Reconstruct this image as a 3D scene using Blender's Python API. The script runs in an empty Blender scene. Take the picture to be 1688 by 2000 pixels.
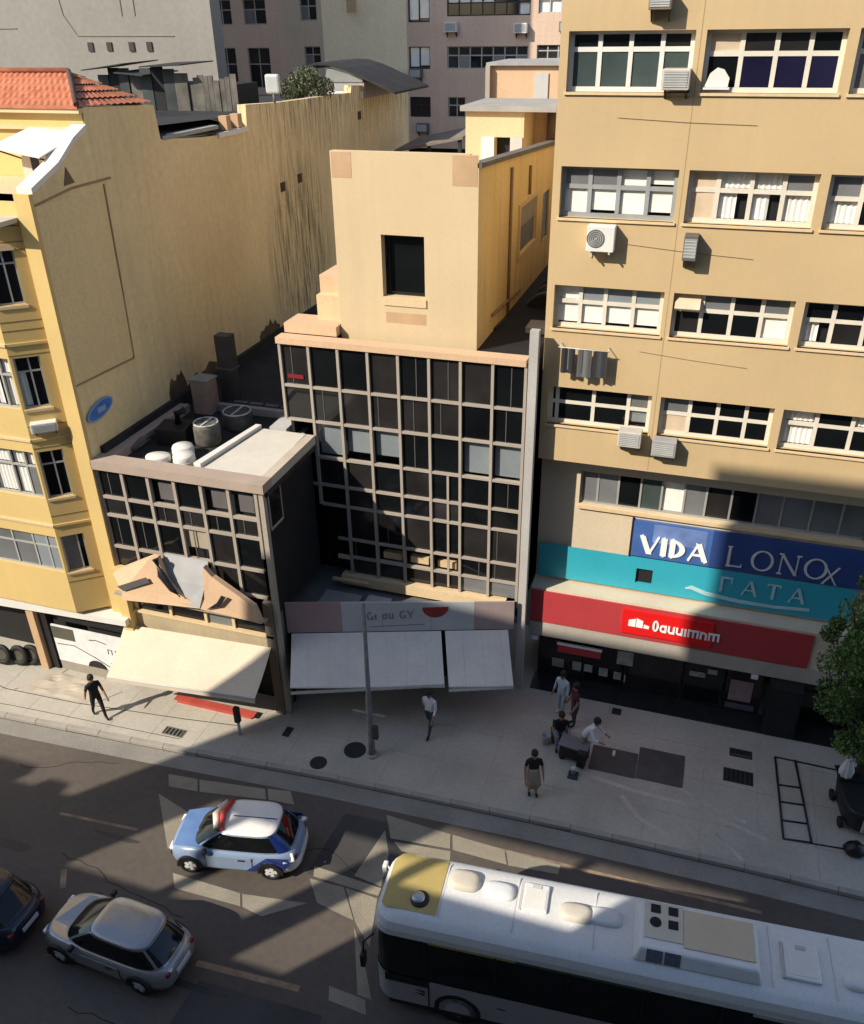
import bpy, bmesh, math, random
from mathutils import Vector, Matrix, noise
random.seed(11)
R = math.radians
sc = bpy.context.scene
COL = sc.collection

# ------------------------------------------------------------------ camera, sky, sun, exposure
cd = bpy.data.cameras.new('camera'); cam = bpy.data.objects.new('camera', cd); COL.objects.link(cam)
PITCH, YAW, ROLL = R(29.6), R(18.2), R(-0.85)
fw = Vector((-math.sin(YAW)*math.cos(PITCH), math.cos(YAW)*math.cos(PITCH), -math.sin(PITCH)))
r0 = Vector((math.cos(YAW), math.sin(YAW), 0)); u0 = r0.cross(fw)
rt = r0*math.cos(ROLL)+u0*math.sin(ROLL); up = rt.cross(fw)
cam.matrix_world = Matrix(((rt.x, up.x, -fw.x, 0), (rt.y, up.y, -fw.y, 0), (rt.z, up.z, -fw.z, 20), (0, 0, 0, 1)))
cd.sensor_fit = 'VERTICAL'; cd.sensor_height = 24; cd.lens = 24*1683/2000
cd.clip_start = .1; cd.clip_end = 3000
sc.camera = cam
SUN_DIR = Vector((.9, 1, -1.013)).normalized()
w = bpy.data.worlds.new('World'); sc.world = w; w.use_nodes = True
nt = w.node_tree; sky = nt.nodes.new('ShaderNodeTexSky'); sky.sky_type = 'NISHITA'; sky.sun_disc = False
sky.sun_elevation = R(37); sky.sun_rotation = R(222); sky.air_density = 1.0; sky.dust_density = .8; sky.ozone_density = 1.5
bg = nt.nodes['Background']; nt.links.new(sky.outputs[0], bg.inputs[0]); bg.inputs[1].default_value = .125
sl = bpy.data.lights.new('sun', 'SUN'); sl.energy = 3.9; sl.angle = R(.5); sl.color = (1, .91, .76)
so = bpy.data.objects.new('sun', sl); COL.objects.link(so); so.rotation_euler = SUN_DIR.to_track_quat('-Z', 'Y').to_euler()
so.location = (-20, -20, 60)
sc.view_settings.view_transform = 'Standard'; sc.view_settings.look = 'None'
sc.view_settings.exposure = .66; sc.view_settings.gamma = 1; sc.view_settings.use_curve_mapping = False

# ------------------------------------------------------------------ materials
MATS = {}
def mat(name, col, rough=.8, var=.10, scale=2.0, bump=0, streak=0, dirt=None, metal=0, spec=.4, coat=0, fine=.06, blot=None):
    if name in MATS: return MATS[name]
    m = bpy.data.materials.new(name); m.use_nodes = True; t = m.node_tree; b = t.nodes['Principled BSDF']
    N = t.nodes.new; L = t.links.new
    tc = N('ShaderNodeTexCoord')
    n1 = N('ShaderNodeTexNoise'); n1.inputs['Scale'].default_value = scale; n1.inputs['Detail'].default_value = 6
    L(tc.outputs['Object'], n1.inputs['Vector'])
    n2 = N('ShaderNodeTexNoise'); n2.inputs['Scale'].default_value = scale*22; n2.inputs['Detail'].default_value = 4
    L(tc.outputs['Object'], n2.inputs['Vector'])
    def ramp(src, lo, hi, a=.3, z=.7):
        r = N('ShaderNodeMapRange'); r.inputs['From Min'].default_value = a; r.inputs['From Max'].default_value = z
        r.inputs['To Min'].default_value = lo; r.inputs['To Max'].default_value = hi; L(src, r.inputs['Value']); return r.outputs[0]
    a = ramp(n1.outputs['Fac'], 1-var, 1+var); c = ramp(n2.outputs['Fac'], 1-fine, 1+fine)
    mu = N('ShaderNodeMath'); mu.operation = 'MULTIPLY'; L(a, mu.inputs[0]); L(c, mu.inputs[1])
    mx = N('ShaderNodeVectorMath'); mx.operation = 'SCALE'; mx.inputs[0].default_value = col[:3]; L(mu.outputs[0], mx.inputs['Scale'])
    out = mx.outputs[0]
    if streak:
        mp = N('ShaderNodeMapping'); mp.inputs['Scale'].default_value = (1.6, 1.6, .09); L(tc.outputs['Object'], mp.inputs['Vector'])
        n3 = N('ShaderNodeTexNoise'); n3.inputs['Scale'].default_value = 2.2; n3.inputs['Detail'].default_value = 8; n3.inputs['Roughness'].default_value = .65
        L(mp.outputs[0], n3.inputs['Vector'])
        n4 = N('ShaderNodeTexNoise'); n4.inputs['Scale'].default_value = .25; n4.inputs['Detail'].default_value = 3; L(tc.outputs['Object'], n4.inputs['Vector'])
        f = ramp(n3.outputs['Fac'], 0, streak, .42, .75); g = ramp(n4.outputs['Fac'], .15, 1.2, .35, .65)
        m2 = N('ShaderNodeMath'); m2.operation = 'MULTIPLY'; m2.use_clamp = True; L(f, m2.inputs[0]); L(g, m2.inputs[1])
        if blot:                                     # a soot stain with its own shape: (y, z, half width, half height)
            sx = N('ShaderNodeSeparateXYZ'); L(tc.outputs['Object'], sx.inputs[0])
            def sq(o_, c_, r_):
                p_ = N('ShaderNodeMath'); p_.operation = 'SUBTRACT'; L(o_, p_.inputs[0]); p_.inputs[1].default_value = c_
                q_ = N('ShaderNodeMath'); q_.operation = 'DIVIDE'; L(p_.outputs[0], q_.inputs[0]); q_.inputs[1].default_value = r_
                e_ = N('ShaderNodeMath'); e_.operation = 'MULTIPLY'; L(q_.outputs[0], e_.inputs[0]); L(q_.outputs[0], e_.inputs[1]); return e_.outputs[0]
            ad = N('ShaderNodeMath'); ad.operation = 'ADD'; L(sq(sx.outputs[1], blot[0], blot[2]), ad.inputs[0]); L(sq(sx.outputs[2], blot[1], blot[3]), ad.inputs[1])
            mk = ramp(ad.outputs[0], 1, 0, .15, 1.0); st = ramp(n3.outputs['Fac'], 0, 1.0, .40, .62)
            mp2 = N('ShaderNodeMapping'); mp2.inputs['Scale'].default_value = (3, 3, .22); L(tc.outputs['Object'], mp2.inputs['Vector'])
            n5 = N('ShaderNodeTexNoise'); n5.inputs['Scale'].default_value = 2.5; n5.inputs['Detail'].default_value = 8; n5.inputs['Roughness'].default_value = .7; L(mp2.outputs[0], n5.inputs['Vector'])
            st2 = ramp(n5.outputs['Fac'], 0, 1.1, .44, .62)
            k1 = N('ShaderNodeMath'); k1.operation = 'MULTIPLY'; L(mk, k1.inputs[0]); L(st2, k1.inputs[1])
            tp_m = ramp(sx.outputs[2], 0, 1, 14.6, 17.6); ty_m = ramp(sx.outputs[1], 0, 1, 30.0, 33.0)
            k2 = N('ShaderNodeMath'); k2.operation = 'MULTIPLY'; L(tp_m, k2.inputs[0]); L(ty_m, k2.inputs[1])
            k3 = N('ShaderNodeMath'); k3.operation = 'MULTIPLY'; L(k2.outputs[0], k3.inputs[0]); L(st2, k3.inputs[1])
            mxx = N('ShaderNodeMath'); mxx.operation = 'MAXIMUM'; L(k1.outputs[0], mxx.inputs[0]); L(k3.outputs[0], mxx.inputs[1])
            blo = N('ShaderNodeMath'); blo.operation = 'MULTIPLY'; blo.use_clamp = True; L(mxx.outputs[0], blo.inputs[0]); blo.inputs[1].default_value = .9
        mm = N('ShaderNodeMix'); mm.data_type = 'RGBA'; L(m2.outputs[0], mm.inputs[0]); L(out, mm.inputs[6])
        d = dirt or tuple(x*.35 for x in col[:3]); mm.inputs[7].default_value = (*d, 1); out = mm.outputs[2]
        if blot:
            mb2 = N('ShaderNodeMix'); mb2.data_type = 'RGBA'; L(blo.outputs[0], mb2.inputs[0]); L(out, mb2.inputs[6]); mb2.inputs[7].default_value = (.11, .085, .05, 1); out = mb2.outputs[2]
    L(out, b.inputs['Base Color'])
    b.inputs['Roughness'].default_value = rough; b.inputs['Metallic'].default_value = metal
    b.inputs['Specular IOR Level'].default_value = spec; b.inputs['Coat Weight'].default_value = coat
    if bump:
        bp = N('ShaderNodeBump'); bp.inputs['Strength'].default_value = bump; bp.inputs['Distance'].default_value = .02
        L(n2.outputs['Fac'], bp.inputs['Height']); L(bp.outputs[0], b.inputs['Normal'])
    MATS[name] = m; return m
def clear_glass(name, tint=(.99, .99, .99)):
    if name in MATS: return MATS[name]
    m = bpy.data.materials.new(name); m.use_nodes = True; t = m.node_tree; t.nodes.clear()
    N = t.nodes.new; L = t.links.new
    o = N('ShaderNodeOutputMaterial'); mi = N('ShaderNodeMixShader'); tr = N('ShaderNodeBsdfTransparent'); g = N('ShaderNodeBsdfGlossy')
    fr = N('ShaderNodeFresnel'); fr.inputs[0].default_value = 1.5
    tr.inputs[0].default_value = (*tint, 1); g.inputs['Roughness'].default_value = .03
    ge = N('ShaderNodeNewGeometry'); iv = N('ShaderNodeMath'); iv.operation = 'SUBTRACT'; iv.inputs[0].default_value = 1; L(ge.outputs['Backfacing'], iv.inputs[1])
    fm = N('ShaderNodeMath'); fm.operation = 'MULTIPLY'; L(fr.outputs[0], fm.inputs[0]); L(iv.outputs[0], fm.inputs[1]); L(fm.outputs[0], mi.inputs[0]); L(tr.outputs[0], mi.inputs[1]); L(g.outputs[0], mi.inputs[2]); L(mi.outputs[0], o.inputs[0])
    MATS[name] = m; return m

YEL = mat('ochre_paint', (.54, .395, .215), .85, .05, .35, .05, .22, (.38, .28, .16), fine=.02)
YEL2 = mat('yellow_paint', (.64, .46, .18), .85, .05, .5, .05, .16, (.4, .28, .13), fine=.025)
PARTY = mat('party_wall_paint', (.82, .655, .36), .9, .10, .22, .12, .32, (.40, .31, .17), blot=(34.2, 11.6, 3.2, 5.0))
CREAM = mat('cream_paint', (.66, .50, .30), .85, .05, .5, .05, .10)
PEACH = mat('peach_paint', (.62, .42, .265), .85, .06, .6, .05, .15, (.32, .22, .15))
TAUPE = mat('taupe_frame', (.37, .32, .265), .6, .06, 1.5)
TAN = mat('tan_patch', (.50, .33, .19), .85, .07, 2)
PINKB = mat('pink_brown_paint', (.62, .45, .34), .9, .07, .3, .05, .2)
GREYW = mat('grey_render', (.25, .235, .205), .9, .09, .18, .1, .35, (.2, .18, .155))
CONC = mat('concrete', (.33, .32, .30), .85, .12, 1.2, .1, .2)
LGREY = mat('light_grey_paint', (.50, .49, .47), .6, .08, 1.0, 0, .15)
WHITE = mat('white_paint', (.70, .68, .63), .5, .05, 1.5)
WFR = mat('white_window_frame', (.68, .63, .53), .5, .06, 2)
DARK = mat('dark_interior', (.012, .012, .013), .8, .2, 2)
BLACK = mat('black_metal', (.014, .014, .015), .5, .2, 3)
BITUM = mat('bitumen', (.028, .027, .027), .85, .3, 1.3, .2)
GL1 = mat('dark_glass', (.006, .007, .008), .06, .3, .8, spec=.5)
GL2 = mat('smoked_glass', (.022, .020, .020), .10, .4, .8, spec=.5)
GL3 = mat('green_grey_glass', (.055, .075, .072), .12, .3, .6, spec=.5)
GL4 = mat('navy_glass', (.012, .011, .035), .10, .3, .6, spec=.5)
GL5 = mat('grey_blind_glass', (.16, .165, .17), .25, .2, .8, spec=.5)
GLB = mat('blue_grey_film', (.24, .27, .29), .3, .1, .8, spec=.5)
CLR = clear_glass('clear_pane')
CURT = mat('white_curtain', (.86, .85, .80), .9, .06, 2)
BEIGE = mat('beige_board', (.60, .47, .33), .8, .1, 3, 0, .2)
ROOFR = mat('terracotta', (.50, .17, .085), .8, .25, 2.5, .2, .35, (.22, .10, .06))
ASPH = mat('asphalt', (.092, .076, .064), .7, .25, .22, .2, 0, fine=.10)
PAVE = mat('pavement_stone', (.42, .385, .325), .85, .13, .45, .2, 0, fine=.07)
KERB = mat('kerb_granite', (.34, .31, .27), .8, .12, 1.2, .2, fine=.15)
IRON = mat('cast_iron', (.03, .03, .03), .6, .3, 6)
BLUEP = mat('blue_sign_print', (.06, .13, .36), .35, .12, 1.2)
NAVYP = mat('navy_sign_print', (.035, .07, .22), .35, .08, 1.2)
TEAL = mat('teal_panel', (.035, .36, .46), .4, .05, 1)
RED = mat('dull_red_panel', (.42, .045, .05), .5, .06, 1)
REDB = mat('bright_red_panel', (.70, .012, .012), .4, .03, 1)
LETW = mat('white_letter', (.85, .85, .83), .4, .02, 1)
LETS = mat('silver_letter', (.62, .62, .62), .35, .05, 1)
AWN = mat('white_awning_cloth', (.64, .62, .57), .85, .08, .8, 0, .25, (.42, .40, .36))
GALV = mat('corrugated_iron', (.16, .15, .14), .6, .3, 1.5, 0, .4)

# ------------------------------------------------------------------ mesh helpers
class MB:
    def __init__(s): s.v = []; s.f = []; s.m = []; s.sm = []
    def poly(s, pts, m=0, smooth=False):
        i = len(s.v); s.v += [tuple(p) for p in pts]; s.f.append(tuple(range(i, i+len(pts)))); s.m.append(m); s.sm.append(smooth); return s
    def hexa(s, c, m=0):
        for q in ((0, 3, 2, 1), (4, 5, 6, 7), (0, 1, 5, 4), (1, 2, 6, 5), (2, 3, 7, 6), (3, 0, 4, 7)):
            s.poly([c[k] for k in q], m)
        return s
    def box(s, x0, x1, y0, y1, z0, z1, m=0):
        return s.hexa([(x0, y0, z0), (x1, y0, z0), (x1, y1, z0), (x0, y1, z0), (x0, y0, z1), (x1, y0, z1), (x1, y1, z1), (x0, y1, z1)], m)
    def boxp(s, P, u0, u1, d0, d1, z0, z1, m=0):
        return s.hexa([P(u0, d0, z0), P(u1, d0, z0), P(u1, d1, z0), P(u0, d1, z0), P(u0, d0, z1), P(u1, d0, z1), P(u1, d1, z1), P(u0, d1, z1)], m)
    def prism(s, pts, ext, m=0):
        e = Vector(ext); a = [Vector(p) for p in pts]; b = [p+e for p in a]; n = len(a)
        s.poly(list(reversed(a)), m); s.poly(b, m)
        for i in range(n): s.poly([a[i], a[(i+1) % n], b[(i+1) % n], b[i]], m)
        return s
    def tube(s, pts, r, n=8, m=0, cap=True):
        pts = [Vector(p) for p in pts]; rr = r if isinstance(r, (list, tuple)) else [r]*len(pts); rings = []
        for i, p in enumerate(pts):
            d = (pts[min(i+1, len(pts)-1)]-pts[max(i-1, 0)]).normalized()
            a = d.orthogonal().normalized() if abs(d.z) < .9 else Vector((1, 0, 0)).cross(d).normalized(); b = d.cross(a)
            rings.append([p+(a*math.cos(2*math.pi*k/n)+b*math.sin(2*math.pi*k/n))*rr[i] for k in range(n)])
        for i in range(len(rings)-1):
            for k in range(n): s.poly([rings[i][k], rings[i][(k+1) % n], rings[i+1][(k+1) % n], rings[i+1][k]], m, n > 5)
        if cap: s.poly(list(reversed(rings[0])), m); s.poly(rings[-1], m)
        return s
    def loft(s, rings, m=0, cap0=True, cap1=True, smooth=True):
        n = len(rings[0])
        for i in range(len(rings)-1):
            for k in range(n): s.poly([rings[i][k], rings[i][(k+1) % n], rings[i+1][(k+1) % n], rings[i+1][k]], m if not callable(m) else m(i, k), smooth)
        if cap0: s.poly(list(reversed(rings[0])), 0 if callable(m) else m)
        if cap1: s.poly(rings[-1], 0 if callable(m) else m)
        return s
    def lathe(s, prof, c=(0, 0, 0), n=16, m=0):
        rings = [[(c[0]+r*math.cos(2*math.pi*k/n), c[1]+r*math.sin(2*math.pi*k/n), c[2]+z) for k in range(n)] for r, z in prof]
        return s.loft(rings, m)
    def build(s, name, mats, parent=None, bevel=0, weld=True, subsurf=0, kind=None):
        me = bpy.data.meshes.new(name); me.from_pydata(s.v, [], s.f); me.update()
        for x in (mats if isinstance(mats, (list, tuple)) else [mats]): me.materials.append(x)
        me.polygons.foreach_set('material_index', s.m); me.polygons.foreach_set('use_smooth', s.sm)
        if weld:
            b = bmesh.new(); b.from_mesh(me); bmesh.ops.remove_doubles(b, verts=b.verts, dist=.0004)
            bmesh.ops.recalc_face_normals(b, faces=b.faces); b.to_mesh(me); b.free()
        o = link(name, me, parent)
        if bevel:
            md = o.modifiers.new('bevel', 'BEVEL'); md.width = bevel; md.segments = 2; md.limit_method = 'ANGLE'
        if subsurf:
            md = o.modifiers.new('subsurf', 'SUBSURF'); md.levels = md.render_levels = subsurf
        if kind: o['kind'] = kind
        return o
def link(name, me, parent=None):
    o = bpy.data.objects.new(name, me); COL.objects.link(o)
    if parent is not None:
        o.parent = parent
        if parent.get('abs'): o.matrix_parent_inverse = Matrix.Translation(-Vector(parent.location))
    return o
def thing(name, label, cat, loc=(0, 0, 0), rz=0, group=None, absolute=False):
    o = bpy.data.objects.new(name, None); COL.objects.link(o); o.location = loc; o.rotation_euler = (0, 0, rz); o.empty_display_size = .2
    tag(o, label, cat, group)
    if absolute: o['abs'] = True
    return o
def tag(o, label, cat, group=None):
    o['label'] = label; o['category'] = cat
    if group: o['group'] = group
    return o
def B(name, m, parent, x0, x1, y0, y1, z0, z1, bevel=0): return MB().box(x0, x1, y0, y1, z0, z1).build(name, m, parent, bevel)
def copy_tree(o, parent=None):
    c = o.copy(); COL.objects.link(c)
    if parent is not None: c.parent = parent
    for ch in list(o.children): copy_tree(ch, c)
    return c
def plane(ox, oy, ux=1., uy=0.):            # wall coordinates: u along the wall, d inwards, z up
    return lambda u, d, z: (ox+ux*u-uy*d, oy+uy*u+ux*d, z)
def facade(mb, P, u0, u1, z0, z1, holes, depth, m=0, mr=None):
    us = sorted({u0, u1, *[h[0] for h in holes], *[h[1] for h in holes]}); zs = sorted({z0, z1, *[h[2] for h in holes], *[h[3] for h in holes]})
    us = [u for u in us if u0 <= u <= u1]; zs = [z for z in zs if z0 <= z <= z1]
    for a, b in zip(us, us[1:]):
        for c, d in zip(zs, zs[1:]):
            mu, mz = (a+b)/2, (c+d)/2
            if any(h[0] < mu < h[1] and h[2] < mz < h[3] for h in holes): continue
            mb.poly([P(a, 0, c), P(b, 0, c), P(b, 0, d), P(a, 0, d)], m)
    k = m if mr is None else mr
    for a, b, c, d in holes:
        mb.poly([P(a, 0, c), P(a, depth, c), P(b, depth, c), P(b, 0, c)], k); mb.poly([P(a, 0, d), P(b, 0, d), P(b, depth, d), P(a, depth, d)], k)
        mb.poly([P(a, 0, c), P(a, 0, d), P(a, depth, d), P(a, depth, c)], k); mb.poly([P(b, 0, c), P(b, depth, c), P(b, depth, d), P(b, 0, d)], k)
        mb.poly([P(a, depth, c), P(b, depth, c), P(b, depth, d), P(a, depth, d)], 1)
def wavy(P, u0, u1, d, z0, z1, amp=.018, lam=.13, ph=0):
    mb = MB(); n = max(4, int((u1-u0)/lam*4))
    for i in range(n):
        a, b = u0+(u1-u0)*i/n, u0+(u1-u0)*(i+1)/n
        da, db = d+amp*math.sin(2*math.pi*a/lam+ph), d+amp*math.sin(2*math.pi*b/lam+ph)
        mb.poly([P(a, da, z0), P(b, db, z0), P(b, db, z1), P(a, da, z1)], 0, True)
    return mb
def window(par, P, u0, u1, z0, z1, cols, tz, panes, fm, d=.16, fw=.07, sill=None, name='window'):
    """cols: list of column boundaries 0..1, tz: transom height fraction or None, panes: dict (col,row)->kind, row 0 lower 1 upper."""
    f = MB(); fd0, fd1 = d-.03, d+.03
    f.boxp(P, u0, u1, fd0, fd1, z0, z0+fw); f.boxp(P, u0, u1, fd0, fd1, z1-fw*.7, z1)
    U = [u0+(u1-u0)*c for c in cols]
    for i, u in enumerate(U):
        a, b = (u, u+fw) if i == 0 else ((u-fw, u) if i == len(U)-1 else (u-fw/2, u+fw/2))
        f.boxp(P, a, b, fd0-.004, fd1+.004, z0+fw, z1-fw*.7)
    rows = [(z0+fw, z1-fw*.7)]
    if tz is not None:
        zt = z0+(z1-z0)*tz
        for i in range(len(U)-1): f.boxp(P, U[i]+fw/2, U[i+1]-fw/2, fd0-.001, fd1+.001, zt-fw*.5, zt+fw*.5)
        rows = [(z0+fw, zt-fw*.5), (zt+fw*.5, z1-fw*.7)]
    fo = f.build(name, fm, par)
    if sill is not None: MB().boxp(P, u0-.04, u1+.04, -.05, .10, z0-.06, z0).build('sill', sill, fo)
    for i in range(len(U)-1):
        for r, (a, b) in enumerate(rows):
            k = panes.get((i, r), panes.get('*', GL1)); g = k if not isinstance(k, str) else CLR
            ua, ub = U[i]+fw/2, U[i+1]-fw/2
            if k == 'open':
                MB().hexa([P(ua, d-.32, a+.04), P(ub, d-.32, a+.04), P(ub, d-.29, a), P(ua, d-.29, a), P(ua, d-.02, b), P(ub, d-.02, b), P(ub, d+.01, b-.01), P(ua, d+.01, b-.01)]).build('pane', BEIGE, fo)
                continue
            t = random.uniform(-.008, .008)
            MB().hexa([P(ua, d-.008+t, a), P(ub, d-.008-t, a), P(ub, d+.008-t, a), P(ua, d+.008+t, a), P(ua, d-.008+t, b), P(ub, d-.008-t, b), P(ub, d+.008-t, b), P(ua, d+.008+t, b)]).build('pane', g, fo)
            if k == 'curtain': wavy(P, ua, ub, d+.08, a, b, ph=random.random()*6).build('curtain', CURT, fo)
            elif k == 'half':
                wavy(P, ua, ua+(ub-ua)*.62, d+.08, a, b, ph=random.random()*6).build('curtain', CURT, fo)
            elif k == 'blind':
                zb = a+(b-a)*random.choice((0, 0, .06, .12)); MB().boxp(P, ua, ub, d+.05, d+.06, zb, b).build('blind', CURT, fo)
            elif k == 'low': MB().boxp(P, ua, ub, d+.05, d+.06, a+(b-a)*.25, b).build('blind', MATS['blue_grey_film'], fo)
    return fo

# lettering: 2D glyphs built from strokes, extruded
def glyphs(text, P, u, z, h, m, parent, thick=.14, serif=0., wid=.72, gap=.16, name='lettering', dep=.03, slope=0., d0=-.03):
    mb = MB(); W = h*wid; t = h*thick; th = t*.45 if serif else t*.8; lay = [0]
    def q(pts):
        lay[0] = (lay[0]+1) % 23; dl = d0-.0005*lay[0]
        a = [P(u+x, dl, z+y+slope*(u+x-U0)) for x, y in pts]; e = Vector(P(0, d0-dep, 0))-Vector(P(0, d0, 0)); mb.prism(a, e)
    def bar(x0, y0, x1, y1, w_):
        dx, dy = x1-x0, y1-y0
        if abs(dy) >= abs(dx)*.5: q([(x0-w_/2, y0), (x0+w_/2, y0), (x1+w_/2, y1), (x1-w_/2, y1)])
        else: q([(x0, y0-w_/2), (x1, y1-w_/2), (x1, y1+w_/2), (x0, y0+w_/2)])
    def sf(x, y): 
        if serif: q([(x-h*serif, y-th*.5), (x+h*serif, y-th*.5), (x+h*serif, y+th*.5), (x-h*serif, y+th*.5)])
    def arc(cx, cy, rx, ry, a0, a1, tx, ty, n=14):
        for i in range(n):
            a, b = R(a0+(a1-a0)*i/n), R(a0+(a1-a0)*(i+1)/n)
            q([(cx+rx*math.cos(a), cy+ry*math.sin(a)), (cx+rx*math.cos(b), cy+ry*math.sin(b)), (cx+(rx-tx)*math.cos(b), cy+(ry-ty)*math.sin(b)), (cx+(rx-tx)*math.cos(a), cy+(ry-ty)*math.sin(a))])
    U0 = u
    for ch in text:
        ww = W
        if ch == ' ': ww = W*.45
        elif ch == 'V': bar(0, h, W*.5, 0, t*1.1); bar(W, h, W*.5, 0, th); sf(0, h); sf(W, h)
        elif ch == 'A': bar(0, 0, W*.5, h, th); bar(W, 0, W*.5, h, t*1.1); bar(W*.2, h*.33, W*.8, h*.33, th); sf(0, 0); sf(W, 0)
        elif ch == 'I': ww = W*.3; bar(ww/2, 0, ww/2, h, t*1.15); sf(ww/2, 0); sf(ww/2, h)
        elif ch == 'D': bar(t/2, 0, t/2, h, t*1.1); arc(t/2, h/2, W*.95-t/2, h/2, -90, 90, t*1.1, th); sf(t/2, 0); sf(t/2, h)
        elif ch == 'L': bar(t/2, 0, t/2, h, t); bar(t/2, th/2, W*.85, th/2, th); sf(t/2, h); sf(t/2, 0); bar(W*.85, 0, W*.85, h*.16, th)
        elif ch == 'O': ww = h*.95; arc(ww/2, h/2, ww/2, h*.52, 0, 360, t, th, 24)
        elif ch == '0': ww = h*.5; arc(ww/2, h/2, ww/2, h*.52, 0, 360, t, th, 18)
        elif ch == 'N': bar(th/2, 0, th/2, h, th); bar(W-th/2, 0, W-th/2, h, th); bar(th/2, h, W-th/2, 0, t*1.1); sf(0, h); sf(th/2, 0); sf(W, h)
        elif ch == 'X': bar(0, 0, W, h, t*.9); bar(0, h, W, 0, th)
        elif ch == 'G': arc(W*.5, h/2, W*.5, h*.52, 45, 315, t, th, 18); bar(W*.85, 0, W*.85, h*.45, t)
        elif ch == 'Y': bar(0, h, W*.5, h*.45, t); bar(W, h, W*.5, h*.45, th); bar(W*.5, 0, W*.5, h*.5, t)
        elif ch == 'T': bar(W*.5, 0, W*.5, h, t); bar(0, h-th/2, W, h-th/2, th*1.2); bar(th/2, h*.82, th/2, h, th); bar(W-th/2, h*.82, W-th/2, h, th); sf(W*.5, 0)
        elif ch == '[': bar(t/2, h*.0, t/2, h, t); bar(0, h-th/2, W*.9, h-th/2, th*1.4); bar(W*.9-th/2, h*.6, W*.9-th/2, h, th); sf(t/2, 0)
        elif ch == 'a': ww = h*.55; arc(ww/2, h*.35, ww/2, h*.36, 0, 360, t*.9, t*.9, 14); bar(ww-t/2, 0, ww-t/2, h*.7, t*.9)
        elif ch == 'u': ww = h*.55; bar(t/2, h*.25, t/2, h*.7, t*.9); bar(ww-t/2, 0, ww-t/2, h*.7, t*.9); arc(ww/2, h*.28, ww/2, h*.28, 180, 360, t*.9, t*.9, 8)
        elif ch == 'n': ww = h*.55; bar(t/2, 0, t/2, h*.7, t*.9); bar(ww-t/2, 0, ww-t/2, h*.45, t*.9); arc(ww/2, h*.42, ww/2, h*.28, 0, 180, t*.9, t*.9, 8)
        elif ch == 'm': ww = h*.85; [bar(x, 0, x, h*.6, t*.9) for x in (t/2, ww/2, ww-t/2)]; bar(0, h*.64, ww, h*.64, t)
        elif ch == 'i': ww = h*.2; bar(ww/2, 0, ww/2, h*.7, t*.9)
        else: ww = W*.6; arc(ww/2, h*.4, ww/2, h*.4, 0, 300, t, t, 12)
        u += ww+gap*h
    return mb.build(name, m, parent, weld=False, kind='stuff' if len(text) > 1 else None)

# ------------------------------------------------------------------ SETTING: ground, road, pavement, kerb
g = MB().poly([(-400, -300, -.02), (400, -300, -.02), (400, 500, -.02), (-400, 500, -.02)]); g.build('ground', ASPH, kind='structure')
rd = MB(); KL = [(-80, 13.0), (-45, 14.6), (-26, 15.75), (-20.6, 16.1), (-14.3, 16.45), (-9, 16.8), (-2.7, 17.05), (3.3, 17.15), (8, 17.15), (60, 17.2)]
for (a, b), (c, d) in zip(KL, KL[1:]): rd.poly([(a, -.6, 0), (c, -.6, 0), (c, d-.02, 0), (a, b-.02, 0)])
rd.build('road', ASPH, kind='structure')
pv = MB()
for (a, b), (c, d) in zip(KL, KL[1:]):
    pv.poly([(a, b+.16, .13), (c, d+.16, .13), (c, 26, .13), (a, 26, .13)])
pv.build('pavement', PAVE, kind='structure')
kerb = MB().box(-80, 60, 17.6, 17.7, -.018, -.012).build('kerb', KERB, kind='structure')
def on_kerb(s):
    for (a, b), (c, d) in zip(KL, KL[1:]):
        L_ = math.hypot(c-a, d-b)
        if s <= L_: return a+(c-a)*s/L_, b+(d-b)*s/L_, math.atan2(d-b, c-a)
        s -= L_
    return KL[-1][0], KL[-1][1], 0
ks = MB().box(0, 1.16, 0, .17, 0, .145).build('kerb_stone', KERB, kerb, bevel=.012)
first = True; s = 48.; kme = ks.data
while s < 104:
    x, y, a = on_kerb(s)
    o = ks if first else ks.copy()
    if not first: COL.objects.link(o)
    o.location = (x, y+random.uniform(-.006, .006), random.uniform(-.006, .004)); o.rotation_euler = (0, 0, a+random.uniform(-.004, .004)); first = False
    s += 1.172
gu = MB()
for (a, b), (c, d) in zip(KL, KL[1:]): gu.poly([(a, b-.62, .004), (c, d-.62, .004), (c, d-.021, .004), (a, b-.021, .004)])
gu.build('gutter', mat('gutter_concrete', (.24, .225, .20), .8, .15, .8, .2, fine=.15), kind='structure')
# painted lane dashes, worn
LANE = mat('worn_lane_paint', (.26, .18, .12), .8, .35, 3)
for (x0, y0, x1, y1, wd) in ((-16.0, 13.34, -13.46, 13.5, .09), (-9.7, 10.46, -7.0, 10.62, .16), (-14.6, 11.75, -14.25, 11.25, .16), (-3.6, 15.9, 3.5, 16.0, .10)):
    d = Vector((x1-x0, y1-y0, 0)).normalized(); n = Vector((-d.y, d.x, 0))*wd/2; p = Vector((x0, y0, .004)); q = Vector((x1, y1, .004))
    MB().poly([p-n, q-n, q+n, p+n]).build('lane_marking', LANE, kind='structure')
# darker asphalt repair patches and seams
PATCH = mat('asphalt_patch', (.055, .052, .052), .75, .2, .8, .2, fine=.10)
for pts in ([(-8.2, 13.6), (-5.6, 13.5), (-5.3, 15.9), (-8.0, 15.8)], [(-9.6, 8.0), (-6.4, 8.2), (-6.2, 10.2), (-9.4, 10.1)]):
    MB().poly([(x, y, .0045) for x, y in pts]).build('road_patch', PATCH, kind='structure')
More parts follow.
